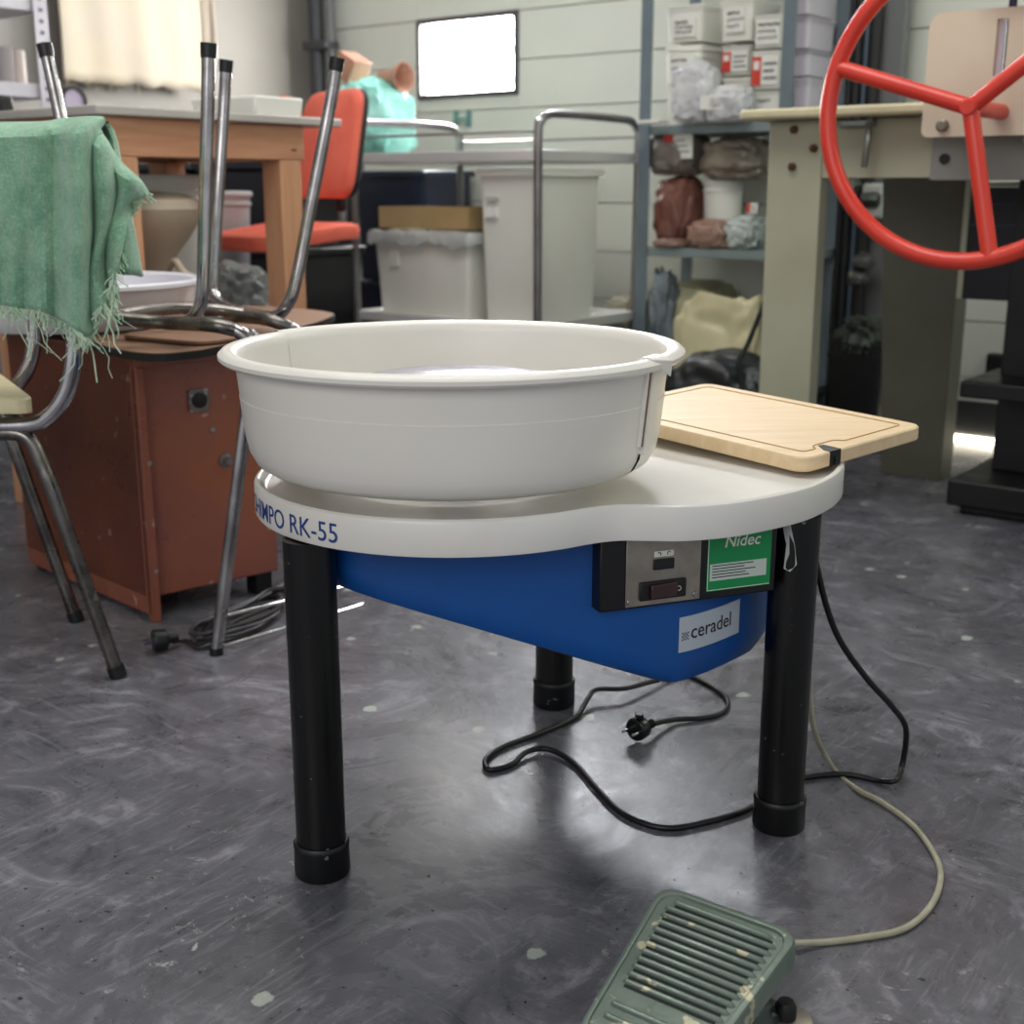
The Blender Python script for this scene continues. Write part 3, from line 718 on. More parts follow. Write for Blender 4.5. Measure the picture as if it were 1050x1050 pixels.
tp = catmull([wz(x, y, .541) for x, y in tb+[tb[0]]], 5)[:-1]
tc = sum(tp, Vector())/len(tp)
def tring(k, z): return [Vector((tc.x+(p.x-tc.x)*k, tc.y+(p.y-tc.y)*k, z)) for p in tp]
MB().loft([tring(.985, .530), tring(.985, .5435)]).build('top_board', PLY, cabi)
MB().loft([tring(.984, .529), tring(1.0, .529), tring(1.0, .5425), tring(.986, .5425), tring(.984, .529)], True, False, False).build('edge_band', BLACK, cabi)
bc = Vector((-.93, 2.675, .547))
bas = thing('basin', 'round white plastic basin lying on top of the orange-brown cabinet', 'basin', bc)
mb = MB(); mb.lathe([(r, z) for r, z in ((0, .012), (.215, .012), (.235, .025), (.247, .07), (.25, .088), (.262, .093), (.270, .089), (.271, .082), (.262, .078), (.256, .078), (.253, .07), (.243, .02), (.225, 0), (0, 0))], bc, 56)
mb.build('basin_shell', pm('basin_white', 'dedde4', .3), bas)
# upturned chair
uc = thing('tubular_chair', 'upside-down chair with chrome legs pointing up, stacked on the cabinet top', 'chair', wz(190, 345, .545))
def leg_up(tip, bend, other, nm='leg'):
    lg = MB().tube(tip, .0118, 14, smooth=6).build(nm, CHROMED if False else pm('leg_chrome', 'b3b0b0', .2, 1, col2='8f8b8a', vs=16, rvar=.08), uc)
    d_ = (tip[0]-tip[1]).normalized()
    MB().tube([tip[0]-d_*.012, tip[0]+d_*.012], [.0135, .0145], 14).build('leg_cap', RUBBER, lg); return lg
leg_up([wy(47, 52, 2.45), wy(60, 112, 2.44), wy(84, 222, 2.43), wy(95, 285, 2.42), wy(103, 306, 2.41), wy(118, 322, 2.39), wy(150, 330, 2.33)], 0, 0)
leg_up([wy(214, 52, 2.25), wy(213, 110, 2.25), wy(210, 220, 2.25), wy(208, 295, 2.25), wy(203, 318, 2.26), wy(190, 330, 2.28), wy(150, 331, 2.33)], 0, 0)
leg_up([wy(232, 68, 2.65), wy(229, 120, 2.65), wy(222, 230, 2.63), wy(219, 290, 2.62), wy(221, 306, 2.6), wy(236, 317, 2.56), wy(258, 322, 2.5)], 0, 0)
leg_up([wy(345, 66, 2.45), wy(338, 110, 2.45), wy(315, 230, 2.44), wy(303, 290, 2.43), wy(295, 312, 2.43), wy(282, 324, 2.45), wy(255, 322, 2.5)], 0, 0)
MB().tube([wy(120, 324, 2.38), wy(150, 319, 2.42), wy(185, 316, 2.47), wy(222, 318, 2.5), wy(250, 322, 2.5)], .0125, 12, smooth=5).build('cross_tube', CHROMED, uc)
so = rounded([(wy(120, 330, 2.42).x, 2.40), (wy(205, 336, 2.27).x, 2.27), (wy(292, 328, 2.46).x, 2.48), (wy(215, 320, 2.64).x, 2.62)], .05, 5)
mb = MB(); mb.prism(so, .5455, .553); mb.build('seat', PLY, uc, bevel=.002)
# tall stool beside the cabinet
st = thing('metal_stool', 'tubular metal stool with thin wire rods standing behind the wheel, right of the cabinet', 'stool', wz(310, 646, 0))
f1, f2 = wz(222, 671, 0), wz(402, 615, 0)
fr_ = [(f1, [(120, 327), (170, 331), (215, 333), (240, 338), (254, 350), (258, 375)], 2.17, 'a'), (f2, [(210, 326), (245, 325), (275, 328), (297, 336), (310, 348), (318, 366)], 2.40, 'b')]
for f_, ps, Y_, _n in fr_:
    pts = [wy(x, y, Y_+(.10 if i < 2 else 0)) for i, (x, y) in enumerate(ps)]+[f_+Vector((0, 0, .008))]
    for p in pts[:3]: p.z = max(p.z, .5605)
    lg = MB().tube(pts[2:], .0118, 14, smooth=6).build('leg', pm('leg_chrome', 'b3b0b0'), st)
    MB().tube([f_+Vector((0, 0, .014)), f_], .0128, 12).build('foot_cap', RUBBER, lg)
    MB().tube(pts[:4], .0125, 14, smooth=5).build('seat_tube', CHROMED, st)
for (x0, y0), (x1, y1) in (((233, 631), (402, 590)), ((229, 663), (399, 612))):
    a_ = wy(x0, y0, 2.13); b_ = wy(x1, y1, 2.50); MB().tube([a_, a_.lerp(b_, .5), b_], .0035, 8).build('wire_rod', CHROME, st)
# coiled cable with plug
c0, c1 = wz(203, 664, .006), wz(287, 614, .006); mid = (c0+c1)/2; mj = (c1-c0)/2; mn = Vector((-mj.y, mj.x, 0)).normalized()
pts = [wz(178, 658, .012), wz(192, 657, .006)]
for k in range(0, 64):
    a = PI+k*2*PI/13; w_ = .035+.022*math.sin(k*.9); pts.append(mid+mj*math.cos(a)*(1-.05*(k % 3))+mn*w_*math.sin(a)+Vector((0, 0, .006*(k/16)+.003*math.sin(k))))
pts.append(wz(292, 600, .02)); pts.append(wz(293, 592, .06))
cc_ = MB().tube(pts, .0042, 8, smooth=4).build('coiled_cable', pm('grey_black_cable', '2c2a2e', .45), loc=mid)
tag(cc_, 'dark coiled cable with a round plug on the floor below the orange-brown cabinet', 'cable')
mb = MB(); p0 = wz(166, 656, .022); d = (p0-wz(192, 657, .012)); d.z = 0; d.normalize()
mb.tube([p0-d*.03, p0-d*.012, p0-d*.008, p0+d*.012, p0+d*.016], [.006, .010, .019, .021, .019], 18)
pg = mb.build('plug', BLACK, cc_); sd = Vector((-d.y, d.x, 0))
for sg_ in (-1, 1): MB().tube([p0+d*.016+sd*.009*sg_, p0+d*.034+sd*.009*sg_], .0022, 8).build('pin', CHROME, pg)
# ---------------------------------------------------------------- workbench and what is under and on it
bn = thing('workbench', 'pine workbench with a pale grey top behind the orange-brown cabinet', 'workbench', (-2.8, 2.1, 0), FR)
MB(FR).box((-3.12, 1.727, .984), (-2.505, 2.485, 1.004)).build('bench_top', GREYL, bn, bevel=.003)
mb = MB(FR); mb.box((-2.565, 1.75, .895), (-2.53, 2.37, .983)); mb.box((-3.09, 1.75, .895), (-2.565, 1.785, .983)).box((-3.09, 2.335, .895), (-2.565, 2.37, .983)).box((-3.09, 1.785, .895), (-3.055, 2.335, .983))
mb.build('apron', PINEH, bn, bevel=.003)
for p_, q_ in ((-2.603, 1.775), (-2.603, 2.285), (-3.085, 1.775), (-3.085, 2.285)):
    MB(FR).box((p_, q_, 0), (p_+.072, q_+.072, .895)).build('leg', PINE, bn, bevel=.003)
for q_ in (2.315, 2.33):
    pp = rp(300+(q_-2.315)*180, 154, -2.53); MB(FR).lathe([(0, 0), (.003, 0), (.003, .002), (0, .002)], (pp.x, pp.y, pp.z), 8, axis='x').build('screw', BLACK, bn)
a_, b_ = rq(250, 116, 2.32), rq(318, 116, 2.32)
sl = MB(FR); sl.box((-2.86, 2.27, 1.005), (-2.60, 2.44, 1.058), taper=.06); o = sl.build('foam_tray', pm('white_foam', 'd9d8d2', .7), loc=None, bevel=.006); tag(o, 'white foam tray lying at the right end of the workbench top', 'tray')
o = MB(FR).box((-3.05, 1.80, 1.005), (-3.01, 1.84, 1.05)).build('tape_roll', BLACK, bevel=.008); tag(o, 'small dark block standing on the left part of the workbench', 'tape')
def bucket(name, label, p, q, z, r, h, mat=BIN, lid=True, group=None, handle=False):
    t = thing(name, label, 'bucket', (p, q, z), FR, group)
    c = (p, q, z)
    MB(FR).lathe([(0, .0), (r*.84, 0), (r*.87, .006), (r*.97, h*.82), (r*1.02, h*.83), (r*1.02, h*.86), (r*.98, h*.87), (r*1.0, h*.97), (r*.5, h*.97), (0, h*.97)], c, 32).build('bucket_body', mat, t)
    if lid: MB(FR).lathe([(0, h), (r*.8, h), (r*1.03, h-.002), (r*1.06, h-.008), (r*1.06, h*.94), (r*1.01, h*.94), (r*1.0, h*.975), (0, h*.975)], c, 32).build('lid', mat, t)
    return t
w_ = rm(wy(157, 180, 3.5))
for k in range(3): bucket('paint_bucket', ['lowest white lidded bucket of the stack under the workbench', 'middle white lidded bucket of the stack under the workbench', 'topmost white lidded bucket of the stack under the workbench'][k], w_.x, w_.y, .002+k*.287, .125, .285, group='white buckets stacked under the workbench')
w_ = rm(wy(222, 200, 4.25))
for k in range(3): bucket('paint_bucket', ['lowest pale bucket of the stack between workbench and crates', 'middle pale bucket of the stack between workbench and crates', 'topmost pale bucket of the stack between workbench and crates'][k], w_.x, w_.y, .002+k*.273, .11, .27, mat=pm('dim_plastic', 'a3a5a5', .5), group='pale buckets stacked by the crates')
# beige shell stool
sh = wy(150, 250, 3.2); cx, cy = sh.x, 3.22
bs_ = thing('shell_stool', 'beige moulded shell stool pushed under the workbench', 'stool', Vector((cx, cy, 0)))
SHELL = pm('beige_shell', 'b5a693', .45, col2='a89985')
mb = MB(); mb.lathe([(0, .54), (.03, .54), (.032, .58), (.045, .625), (.068, .66), (.10, .70), (.128, .742), (.138, .775), (.128, .798), (.09, .812), (0, .820)], (cx, cy, 0), 40); mb.build('shell', SHELL, bs_)
MB().lathe([(0, 0), (.17, 0), (.17, .008), (.06, .03), (.028, .05), (.025, .539), (0, .539)], (cx, cy, 0), 36).build('pedestal', CHROMED, bs_)
MB().tube([Vector((cx+.03, cy-.02, .57)), wy(178, 268, 3.12), wy(188, 280, 3.1), wy(195, 284, 3.1)], [.006, .012], 10, smooth=4).build('height_lever', SHELL, bs_)
# low black crate with grey bags
def crate(label, p0, p1, q0, q1, z0, z1, mat, group=None, name='storage_crate', rim=.012, paper=None, cat='crate'):
    t = thing(name, label, cat, ((p0+p1)/2, (q0+q1)/2, z0), FR, group)
    MB(FR).box((p0, q0, z0), (p1, q1, z1-.03), taper=.06).build('crate_body', mat, t, bevel=.008)
    MB(FR).box((p0-rim, q0-rim, z1-.03), (p1+rim, q1+rim, z1)).build('rim', mat, t, bevel=.006)
    if paper:
        a, b, c, d = paper; MB(FR).box((a, q0+.018-.02*(c-z0)/(z1-z0)*1-.008, c), (b, q0+.02-.02*(c-z0)/(z1-z0)*1-.006, d)).build('paper_label', PAPER, t)
    return t
crate('low black crate under the workbench holding up grey bags', -3.05, -2.74, 2.29, 2.495, .002, .44, BLACK)
def bag(name, label, c, r, mat, seed=0, amp=.14, group=None, n=4, neck=None, cat='bag', pw=.75, lab=None, fs=3.0):
    t = thing(name, label, cat, (c[0], c[1], c[2]-r[2]*.9), FR, group)
    mb = MB(FR); blob(mb, c, r, seed, amp, fs, n, c[2]-r[2]*.88, pw); mb.build('bag_body', mat, t)
    if neck:
        d = Vector(neck); c_ = Vector(c)+Vector((d.x*r[0], d.y*r[1], d.z*r[2]))*.8; e = d.normalized()
        s1 = e.orthogonal().normalized(); s2 = e.cross(s1); R_ = min(r)*.5
        mb = MB(FR); rr = [(0, 1), (.25, .55), (.4, .28), (.55, .3), (.85, .75), (.95, .62)]
        mb.loft([[c_+e*h*R_*1.6+(s1*math.cos(a)+s2*math.sin(a))*R_*k*(1+.28*math.sin(a*5+h*3)) for a in [j*2*PI/26 for j in range(26)]] for h, k in rr], True, False, False)
        mb.build('tied_neck', mat, t, solid=.002)
    if lab:
        p0, p1, z0, z1, q_, red = lab
        mb = MB(FR); mb.box((p0, q_-.003, z0), (p1, q_, z1)); l = mb.build('paper_label', PAPER, t)
        if red: MB(FR).box((p0, q_-.005, z0+(z1-z0)*.1), (p0+(p1-p0)*.32, q_-.003, z1)).build('red_stripe', REDINK, l)
        mb = MB(FR)
        for k in range(3): zz = z0+(z1-z0)*(.25+.22*k); mb.box((p0+(p1-p0)*.42, q_-.0045, zz), (p1-(p1-p0)*(.1+.08*k), q_-.003, zz+(z1-z0)*.05))
        mb.build('printed_lines', pm('grey_ink', '6b6d70'), l)
    return t
bag('plastic_bag', 'grey crumpled bag on the low black crate under the workbench', (-2.89, 2.39, .525), (.13, .085, .085), GREYBAG, 3, .3, fs=4)
# black crates against the left side
for i, (p0, p1, q0, q1, z0, z1, lb, pp) in enumerate((
    (-3.86, -3.36, 3.06, 3.42, .002, .31, 'lowest black crate of the stack left of the trolley', None), (-3.86, -3.36, 3.06, 3.42, .315, .62, 'second black crate from the floor, with a pale label, left of the trolley', (-3.47, -3.43, .42, .50)), (-3.86, -3.36, 3.06, 3.42, .625, .92, 'topmost black crate of the stack left of the trolley', (-3.45, -3.425, .72, .76)),
    (-4.39, -3.90, 3.06, 3.42, .002, .31, 'lowest dark crate in the far corner stack', None), (-4.39, -3.90, 3.06, 3.42, .315, .62, 'middle dark crate in the far corner stack', (-4.05, -4.0, .40, .47)), (-4.39, -3.90, 3.06, 3.42, .625, .92, 'topmost dark crate in the far corner stack', None))):
    crate(lb, p0, p1, q0, q1, z0, z1, pm('black_crate_plastic', '0e1018', .45), group='black storage crates', paper=pp)
bag('orange_bag', 'small bright orange bag on the black crates beside the teal bag', (-3.44, 3.14, 1.02), (.045, .06, .11), pm('orange_plastic', 'd9662a', .5), 5, .2)
# orange chair
oc = wy(330, 230, 4.0); oX, oY = -.735, 4.0
och = thing('drafting_chair', 'tall orange upholstered chair with black back shell behind the workbench', 'chair', Vector((oX, oY, 0)))
ORF = pm('orange_red_fabric', 'e8705a', .75, col2='df6450', bump=(120, .3))
zs_ = .72; fd = Vector((-.78, -.626, 0)); fs_ = Vector((.626, -.78, 0))
sq = rounded([(-.22, -.20), (.22, -.20), (.20, .20), (-.20, .20)], .08, 7)
def oc_(a, b, z): return Vector((oX, oY, 0))+fd*b+fs_*a+Vector((0, 0, z))
mb = MB(); mb.loft([[oc_(x*k, y*k, zs_+z-.03*(y > .12)) for x, y in sq] for k, z in ((.85, -.05), (.97, -.045), (1.0, -.02), (.98, -.005), (.9, .002), (.5, -.006))]); mb.build('seat', ORF, och)
bk = rounded([(-.19, 0), (.19, 0), (.165, .33), (-.165, .33)], .07, 7)
def bkp(x, z, d): return oc_(x, -.17-z*.22+d+.16*x*x, zs_+.075+z)
mb = MB(); mb.loft([[bkp(x*k, .165+(z-.165)*k, d) for x, z in bk] for k, d in ((.88, .028), (.97, .02), (1.0, .008), (1, 0))]); mb.build('backrest', ORF, och)
mb = MB(); mb.loft([[bkp(x*k, .165+(z-.165)*k, d) for x, z in bk] for k, d in ((1.0, -.001), (1.0, -.018), (.9, -.03))]); mb.build('back_shell', BLACK, och)
mb = MB(); mb.tube([oc_(0, -.24, zs_+.20), oc_(0, -.235, zs_-.02), oc_(0, -.15, zs_-.06), oc_(0, 0, zs_-.06)], .016, 10, smooth=5); mb.build('back_strut', STEEL, och)
mb = MB(); mb.lathe([(0, .06), (.03, .06), (.028, .4), (.018, .41), (.018, .67), (0, .67)], (oX, oY, 0), 20); mb.build('gas_column', BLACK, och)
for k in range(5):
    a = k*2*PI/5+.3; e = Vector((math.cos(a), math.sin(a), 0)); c_ = Vector((oX, oY, 0))
    lg = MB().tube([c_+e*.025+Vector((0, 0, .075)), c_+e*.17+Vector((0, 0, .055))], [.018, .012], 10).build('base_leg', BLACK, och)
    MB().lathe([(0, -.012), (.022, -.012), (.024, 0), (.022, .012), (0, .012)], c_+e*.17+Vector((0, 0, .024)), 16, axis='y').build('caster', BLACK, lg)
p = oc_(-.02, -.23, zs_+.06); mb = MB(); blob(mb, p+Vector((.02, -.03, 0)), (.018, .018, .028), 2, .05); mb.build('adjusting_knob', BLACK, och)
# ---------------------------------------------------------------- trolley with bins
t0p, t1p, q0, q1 = -3.185, -2.388, 3.21, 3.783
tro = thing('trolley', 'steel tube trolley with two shelves in front of the white door', 'trolley', ((t0p+t1p)/2, (q0+q1)/2, 0), FR)
TUB = pm('trolley_tube', '8d8a8a', .3, .9, col2='7b7776')
for p_ in (t0p, t1p):
    pts = [(p_, q0, .10), (p_, q0, .6), (p_, q0, .98), (p_, q0+.012, 1.022), (p_, q0+.05, 1.045), (p_, q0+.15, 1.05), (p_, q1-.15, 1.05), (p_, q1-.05, 1.045), (p_, q1-.012, 1.022), (p_, q1, .98), (p_, q1, .6), (p_, q1, .10)]
    MB(FR).tube(pts, .0135, 14, smooth=5).build('end_frame', TUB, tro)
    for q_ in (q0, q1):
        cs = MB(FR).tube([(p_, q_, .10), (p_, q_, .075)], .016, 12).build('caster', BIN, tro)
        MB(FR).lathe([(0, -.012), (.036, -.012), (.038, -.008), (.038, .008), (.036, .012), (0, .012)], (p_, q_, .0385), 20, axis='y').build('wheel', pm('grey_rubber', '8c8c8a', .6), cs)
for z_, nm in ((.93, 0), (.395, 1)):
    mb = MB(FR); mb.box((t0p+.012, q0+.012, z_-.012), (t1p-.012, q1-.012, z_-.004)); mb.box((t0p+.0, q0-.006, z_-.022), (t1p, q0+.006, z_+.012)).box((t0p, q1-.006, z_-.022), (t1p, q1+.006, z_+.012))
    mb.box((t0p-.006, q0+.006, z_-.022), (t0p+.006, q1-.006, z_+.012)).box((t1p-.006, q0+.006, z_-.022), (t1p+.006, q1-.006, z_+.012))
    mb.build('shelf', pm('shelf_steel', 'dcdcda', .22, .35), tro, bevel=.003)
for q_ in (q0, q1): MB(FR).tube([(t0p, q_, .995), (t1p, q_, .995)], .0045, 8).build('guard_rail', TUB, tro)
def taper_bin(name, label, p0, p1, qa, qb, z0, z1, mat, tp=.1, rimw=.014, group=None, cat='bin'):
    t = thing(name, label, cat, ((p0+p1)/2, (qa+qb)/2, z0), FR, group); cx, cy, hx, hy = (p0+p1)/2, (qa+qb)/2, (p1-p0)/2, (qb-qa)/2
    def rg(k, z, e=0): return [Vector((cx+x, cy+y, z)) for x, y in rounded([(-hx*k-e, -hy*k-e), (hx*k+e, -hy*k-e), (hx*k+e, hy*k+e), (-hx*k-e, hy*k+e)], .02, 4)]
    mb = MB(FR); mb.loft([rg(1-tp, z0), rg(1-tp+.01, z0+.008), rg(1, z1-.02), rg(1, z1-.004), rg(.97, z1-.004), rg(.97-tp, z0+.012)], True, True, True); mb.build('bin_body', mat, t)
    mb = MB(FR); mb.loft([rg(1, z1-.02, .001), rg(1, z1-.022, rimw), rg(1, z1-.002, rimw), rg(1, z1+.002, rimw*.6), rg(.975, z1+.0, 0), rg(.975, z1-.02, 0)], True, False, False); mb.build('rim', mat, t)
    return t
tbn = taper_bin('tall_bin', 'tall white square plastic bin standing on the lower shelf of the trolley', -2.665, -2.415, 3.26, 3.60, .394, .885, BIN, .10)
MB(FR).box((-2.63, 3.25, .785), (-2.585, 3.2725, .80)).build('torn_label', pm('pale_label', 'b9b9b2', .6), tbn)
MB(FR).box((-2.635, 3.25, .735), (-2.59, 3.2745, .765)).build('torn_label', pm('white_torn', 'e6e6e0', .6), tbn)
tsb = taper_bin('storage_bin', 'low white plastic bin lined with a clear bag on the trolley', -3.135, -2.70, 3.25, 3.56, .394, .665, BIN, .08)
MB(FR).box((-3.06, 3.245, .565), (-3.02, 3.263, .615)).build('paper_label', PAPER, tsb)
mb = MB(FR); rg_ = []
per = rounded([(-3.155, 3.23), (-2.68, 3.23), (-2.68, 3.58), (-3.155, 3.58)], .03, 8)
dense = []
for i in range(len(per)):
    a, b = Vector(per[i]+(0,)), Vector(per[(i+1) % len(per)]+(0,)); n_ = max(1, int((b-a).length/.012))
    dense += [a.lerp(b, j/n_) for j in range(n_)]
cn = Vector((-2.92, 3.41, 0))
for k, (sc2, z_) in enumerate(((.93, .665), (.985, .684), (1.01, .678), (1.02, .655), (1.015, .64))):
    rg_.append([Vector((cn.x+(p.x-cn.x)*(sc2+.012*noise.noise(p*30+Vector((0, 0, k)))), cn.y+(p.y-cn.y)*(sc2+.02*noise.noise(p*35+Vector((9, 0, k)))), z_+(.03 if k > 2 else .008)*noise.noise(p*18+Vector((4, 4, k*.5))))) for p in dense])
mb.loft(rg_, True, False, False); mb.build('bag_liner', CLEAR, tsb)
o = thing('cardboard_tray', 'flat brown cardboard box resting on the low white bin', 'box', (-2.91, 3.41, .69), FR)
mb = MB(FR); mb.box((-3.12, 3.262, .693), (-2.715, 3.272, .765)).box((-3.12, 3.53, .693), (-2.715, 3.54, .765)).box((-3.12, 3.272, .693), (-3.11, 3.53, .765)).box((-2.725, 3.272, .693), (-2.715, 3.53, .765)).box((-3.11, 3.272, .693), (-2.725, 3.53, .70)); mb.build('box_wall', CARD, o, bevel=.001)
mb = MB(FR); mb.box((-3.105, 3.277, .755), (-2.93, 3.525, .7615)).box((-2.925, 3.277, .756), (-2.73, 3.525, .7605)); mb.build('flap', pm('cardboard_flap', 'c4ab7c', .8), o)
# navy bins behind the trolley
for k, (z0, z1) in enumerate(((.002, .45), (.455, .90))):
    a_, b_ = rq(366, 200, 3.86), rq(437, 200, 3.86)
    taper_bin('navy_bin', ['lower navy blue lidded bin behind the trolley', 'upper navy blue lidded bin behind the trolley'][k], a_.x, b_.x, 3.85, 4.15, z0, z1-.005, DKBLUE, .06, group='navy bins behind the trolley')
# teal bag and terracotta pots on the trolley top
TEAL = pm('teal_bag', 'a8e6da', .5, col2='8ad6c8', vs=9, bump=(12, .5))
w_ = rq(388, 110, 3.50)
bag('shopping_bag', 'crumpled teal bag full of pots on the left end of the trolley top', (w_.x+.005, 3.47, 1.062), (.135, .13, .142), TEAL, 6, .2, fs=2.4)
for (x, y, q_, r_, h_, lb) in ((361, 70, 3.52, .046, .09, 'pinkish clay box poking out of the teal bag'), (403, 80, 3.5, .055, .11, 'small terracotta pot leaning on the right of the teal bag')):
    w_ = rq(x, y, q_); t = thing('clay_pot', lb, 'pot', (w_.x, q_, w_.z-h_/2), FR)
    mb = MB(FR)
    if x < 380: mb.box((w_.x-r_, q_-r_, w_.z-h_/2), (w_.x+r_, q_+r_, w_.z+h_/2), Matrix.Rotation(.5, 3, 'Y'))
    else: mb.lathe([(0, -h_/2), (r_*.5, -h_/2), (r_*.55, 0), (r_, h_/2), (r_*.9, h_/2), (r_*.45, 0), (0, -h_*.3)], (w_.x, q_, w_.z), 20, axis='x')
    mb.build('pot_body', pm('terracotta', 'b98a74', .7, col2='a87a64'), t, bevel=.003 if x < 380 else 0)
w_ = rq(335, 82, 3.5)
# pipe in the corner, door latch
pp = thing('drain_pipe', 'dark vertical pipe with a collar in the back corner', 'pipe', (-4.29, 4.12, 0), FR)
MB(FR).tube([(-4.29, 4.12, 0), (-4.29, 4.12, CZ-.01)], .034, 16).build('pipe_run', pm('pipe_grey', '3c3e42', .5), pp)
MB(FR).tube([(-4.215, 4.13, 0), (-4.215, 4.13, CZ-.01)], .018, 12).build('pipe_run', pm('pipe_lighter', '6b6c6e', .5), pp)
for z_ in (1.42, .7, 2.3): MB(FR).box((-4.34, 4.075, z_), (-4.195, 4.16, z_+.035)).build('clamp', pm('pipe_grey', ''), pp, bevel=.004)
w0, w1 = rq(467, 130, 4.19), rq(482, 113, 4.19)
lt = thing('door_latch', 'small teal-grey H-shaped latch on the door below the window', 'latch', ((w0.x+w1.x)/2, 4.19, w0.z), FR)
LTM = pm('latch_teal', '6f9a97', .5)
for x_ in (w0.x, w1.x-.012): MB(FR).box((x_, 4.175, w0.z), (x_+.012, 4.199, w1.z)).build('latch_bar', LTM, lt)
MB(FR).box((w0.x+.012, 4.178, (w0.z+w1.z)/2-.006), (w1.x-.012, 4.196, (w0.z+w1.z)/2+.006)).build('crossbar', LTM, lt)
#@@PART3
# ---------------------------------------------------------------- metal rack with clay and buckets
RQ = 3.75
RL_, RR_ = rq(662, 100, RQ).x, rq(806, 100, RQ).x
REN = RR_+.055
rk = thing('metal_rack', 'grey metal rack full of clay bags and white tubs between trolley and press', 'rack', ((RL_+REN)/2, 3.95, 0), FR)
for p_, q_ in ((RL_, RQ), (RR_, RQ), (RL_, 4.06), (REN-.022, 4.06)):
    mb = MB(FR); mb.box((p_-.022, q_-.003, 0), (p_+.022, q_+.003, 2.1)); mb.box((p_-.022, q_+.003, 0), (p_-.016, q_+.04, 2.1)); mb.build('upright', GREYM, rk, bevel=.001)
SZ = (.17, .63, 1.03, 1.72)
for z_ in SZ:
    mb = MB(FR); mb.box((RL_-.016, RQ+.004, z_-.03), (REN, 4.115, z_)); mb.build('shelf', pm('rack_shelf', '7f8c8c', .5, .2), rk, bevel=.002)
def tub(name, label, x0, x1, y0, y1, q, dp=.2, mat=BIN, lab=None, group=None, zf=None, cat='tub', tp=.07, lid=True):
    a, b = rq(x0, y1, q), rq(x1, y0, q); z0 = a.z if zf is None else zf; z1 = b.z; p0, p1 = a.x, b.x
    t = thing(name, label, cat, ((p0+p1)/2, q+dp/2, z0), FR, group); h = z1-z0
    cx, cy, hx, hy = (p0+p1)/2, q+dp/2, (p1-p0)/2, dp/2
    def rg(k, z, e=0): return [Vector((cx+x, cy+y, z)) for x, y in rounded([(-hx*k-e, -hy*k-e), (hx*k+e, -hy*k-e), (hx*k+e, hy*k+e), (-hx*k-e, hy*k+e)], .015, 4)]
    mb = MB(FR); mb.loft([rg(1-tp, z0), rg(1-tp*.2, z0+h*.84), rg(1-tp*.2, z0+h*.84, .003), rg(1-tp*.2, z0+h*.88, .003), rg(1-tp*.2, z0+h*.88, 0), rg(.99, z1-.008)]); mb.build('tub_body', mat, t)
    if lid:
        mb = MB(FR); mb.loft([rg(1, z1-h*.07, .004), rg(1, z1-.001, .004), rg(.96, z1)]); mb.build('lid', mat, t)
    if lab:
        kind, u0, u1, v0, v1 = lab; lp0, lp1, lz0, lz1 = p0+(p1-p0)*u0, p0+(p1-p0)*u1, z0+h*v0, z0+h*v1
        qf = q-.003; mb = MB(FR); mb.box((lp0, qf-.002, lz0), (lp1, qf+.012, lz1)); l = mb.build('paper_label', PAPER, t); qf -= .002
        if kind == 'red':
            w3 = (lp1-lp0)*.36; MB(FR).box((lp0, qf-.0015, lz0), (lp0+w3, qf, lz1)).build('red_panel', REDINK, l)
            MB(FR).box((lp0+w3*.2, qf-.0025, lz0+(lz1-lz0)*.55), (lp0+w3*.8, qf-.0015, lz0+(lz1-lz0)*.85)).build('white_mark', PAPER, l)
            mb = MB(FR)
            for k in range(3): zz = lz0+(lz1-lz0)*(.2+.25*k); mb.box((lp0+w3*1.25, qf-.0015, zz), (lp1-w3*.3*(k % 2+.4), qf, zz+(lz1-lz0)*.09))
            mb.build('printed_lines', pm('grey_ink', '6b6d70'), l)
        else:
            n_ = 0
            mb = MB(FR)
            for k, row in enumerate(kind):
                zz = lz1-(lz1-lz0)*(.18+.27*k)
                x = lp0+(lp1-lp0)*.12; rr = random.Random(k+int(x0))
                while x < lp0+(lp1-lp0)*row:
                    w4 = rr.uniform(.004, .009); zo = rr.uniform(-.002, .002)
                    mb.tube([(x, qf-.001, zz-.006+zo), (x+w4*.4, qf-.001, zz+.004+zo), (x+w4*.8, qf-.001, zz-.004+zo)], .0011 if k else .0016, 4); x += w4+.0015
            mb.build('handwriting', INK, l)
    return t
z3 = SZ[2]+.001
tub('square_tub', 'lower white tub of the left pair on the upper rack shelf', 681, 719, 45, 116, 3.80, .24, lab=((.7, .6), .12, .85, .52, .88), group='white tubs on the upper rack shelf', zf=z3)
tub('square_tub', 'white labelled tub stacked on top at the left of the upper rack shelf', 683, 720, 3, 44, 3.80, .24, lab=((.6, .85, .8), .2, .85, .12, .62), group='white tubs on the upper rack shelf', tp=.05)
tub('square_tub', 'lowest white tub of the middle stack on the upper rack shelf', 739, 769, 79, 116, 3.86, .2, group='white tubs on the upper rack shelf', zf=z3)
tub('square_tub', 'white tub with a red and white label in the middle stack', 739, 769, 46, 78, 3.86, .2, lab=('red', .05, .97, .12, .8), group='white tubs on the upper rack shelf', tp=.03)
tub('square_tub', 'topmost white tub of the middle stack with three handwritten lines', 737, 772, -2, 43, 3.84, .2, lab=((.8, .95, .7), .2, .78, .2, .8), group='white tubs on the upper rack shelf')
tub('square_tub', 'lowest white tub of the right stack beside the rack upright', 770, 799, 93, 116, 3.82, .2, group='white tubs on the upper rack shelf', tp=.02, zf=z3, lab=((.7,), .15, .9, .3, .8))
tub('square_tub', 'white tub with a red and white label in the right stack', 770, 800, 51, 92, 3.82, .2, lab=('red', .03, .98, .1, .85), group='white tubs on the upper rack shelf', tp=.03)
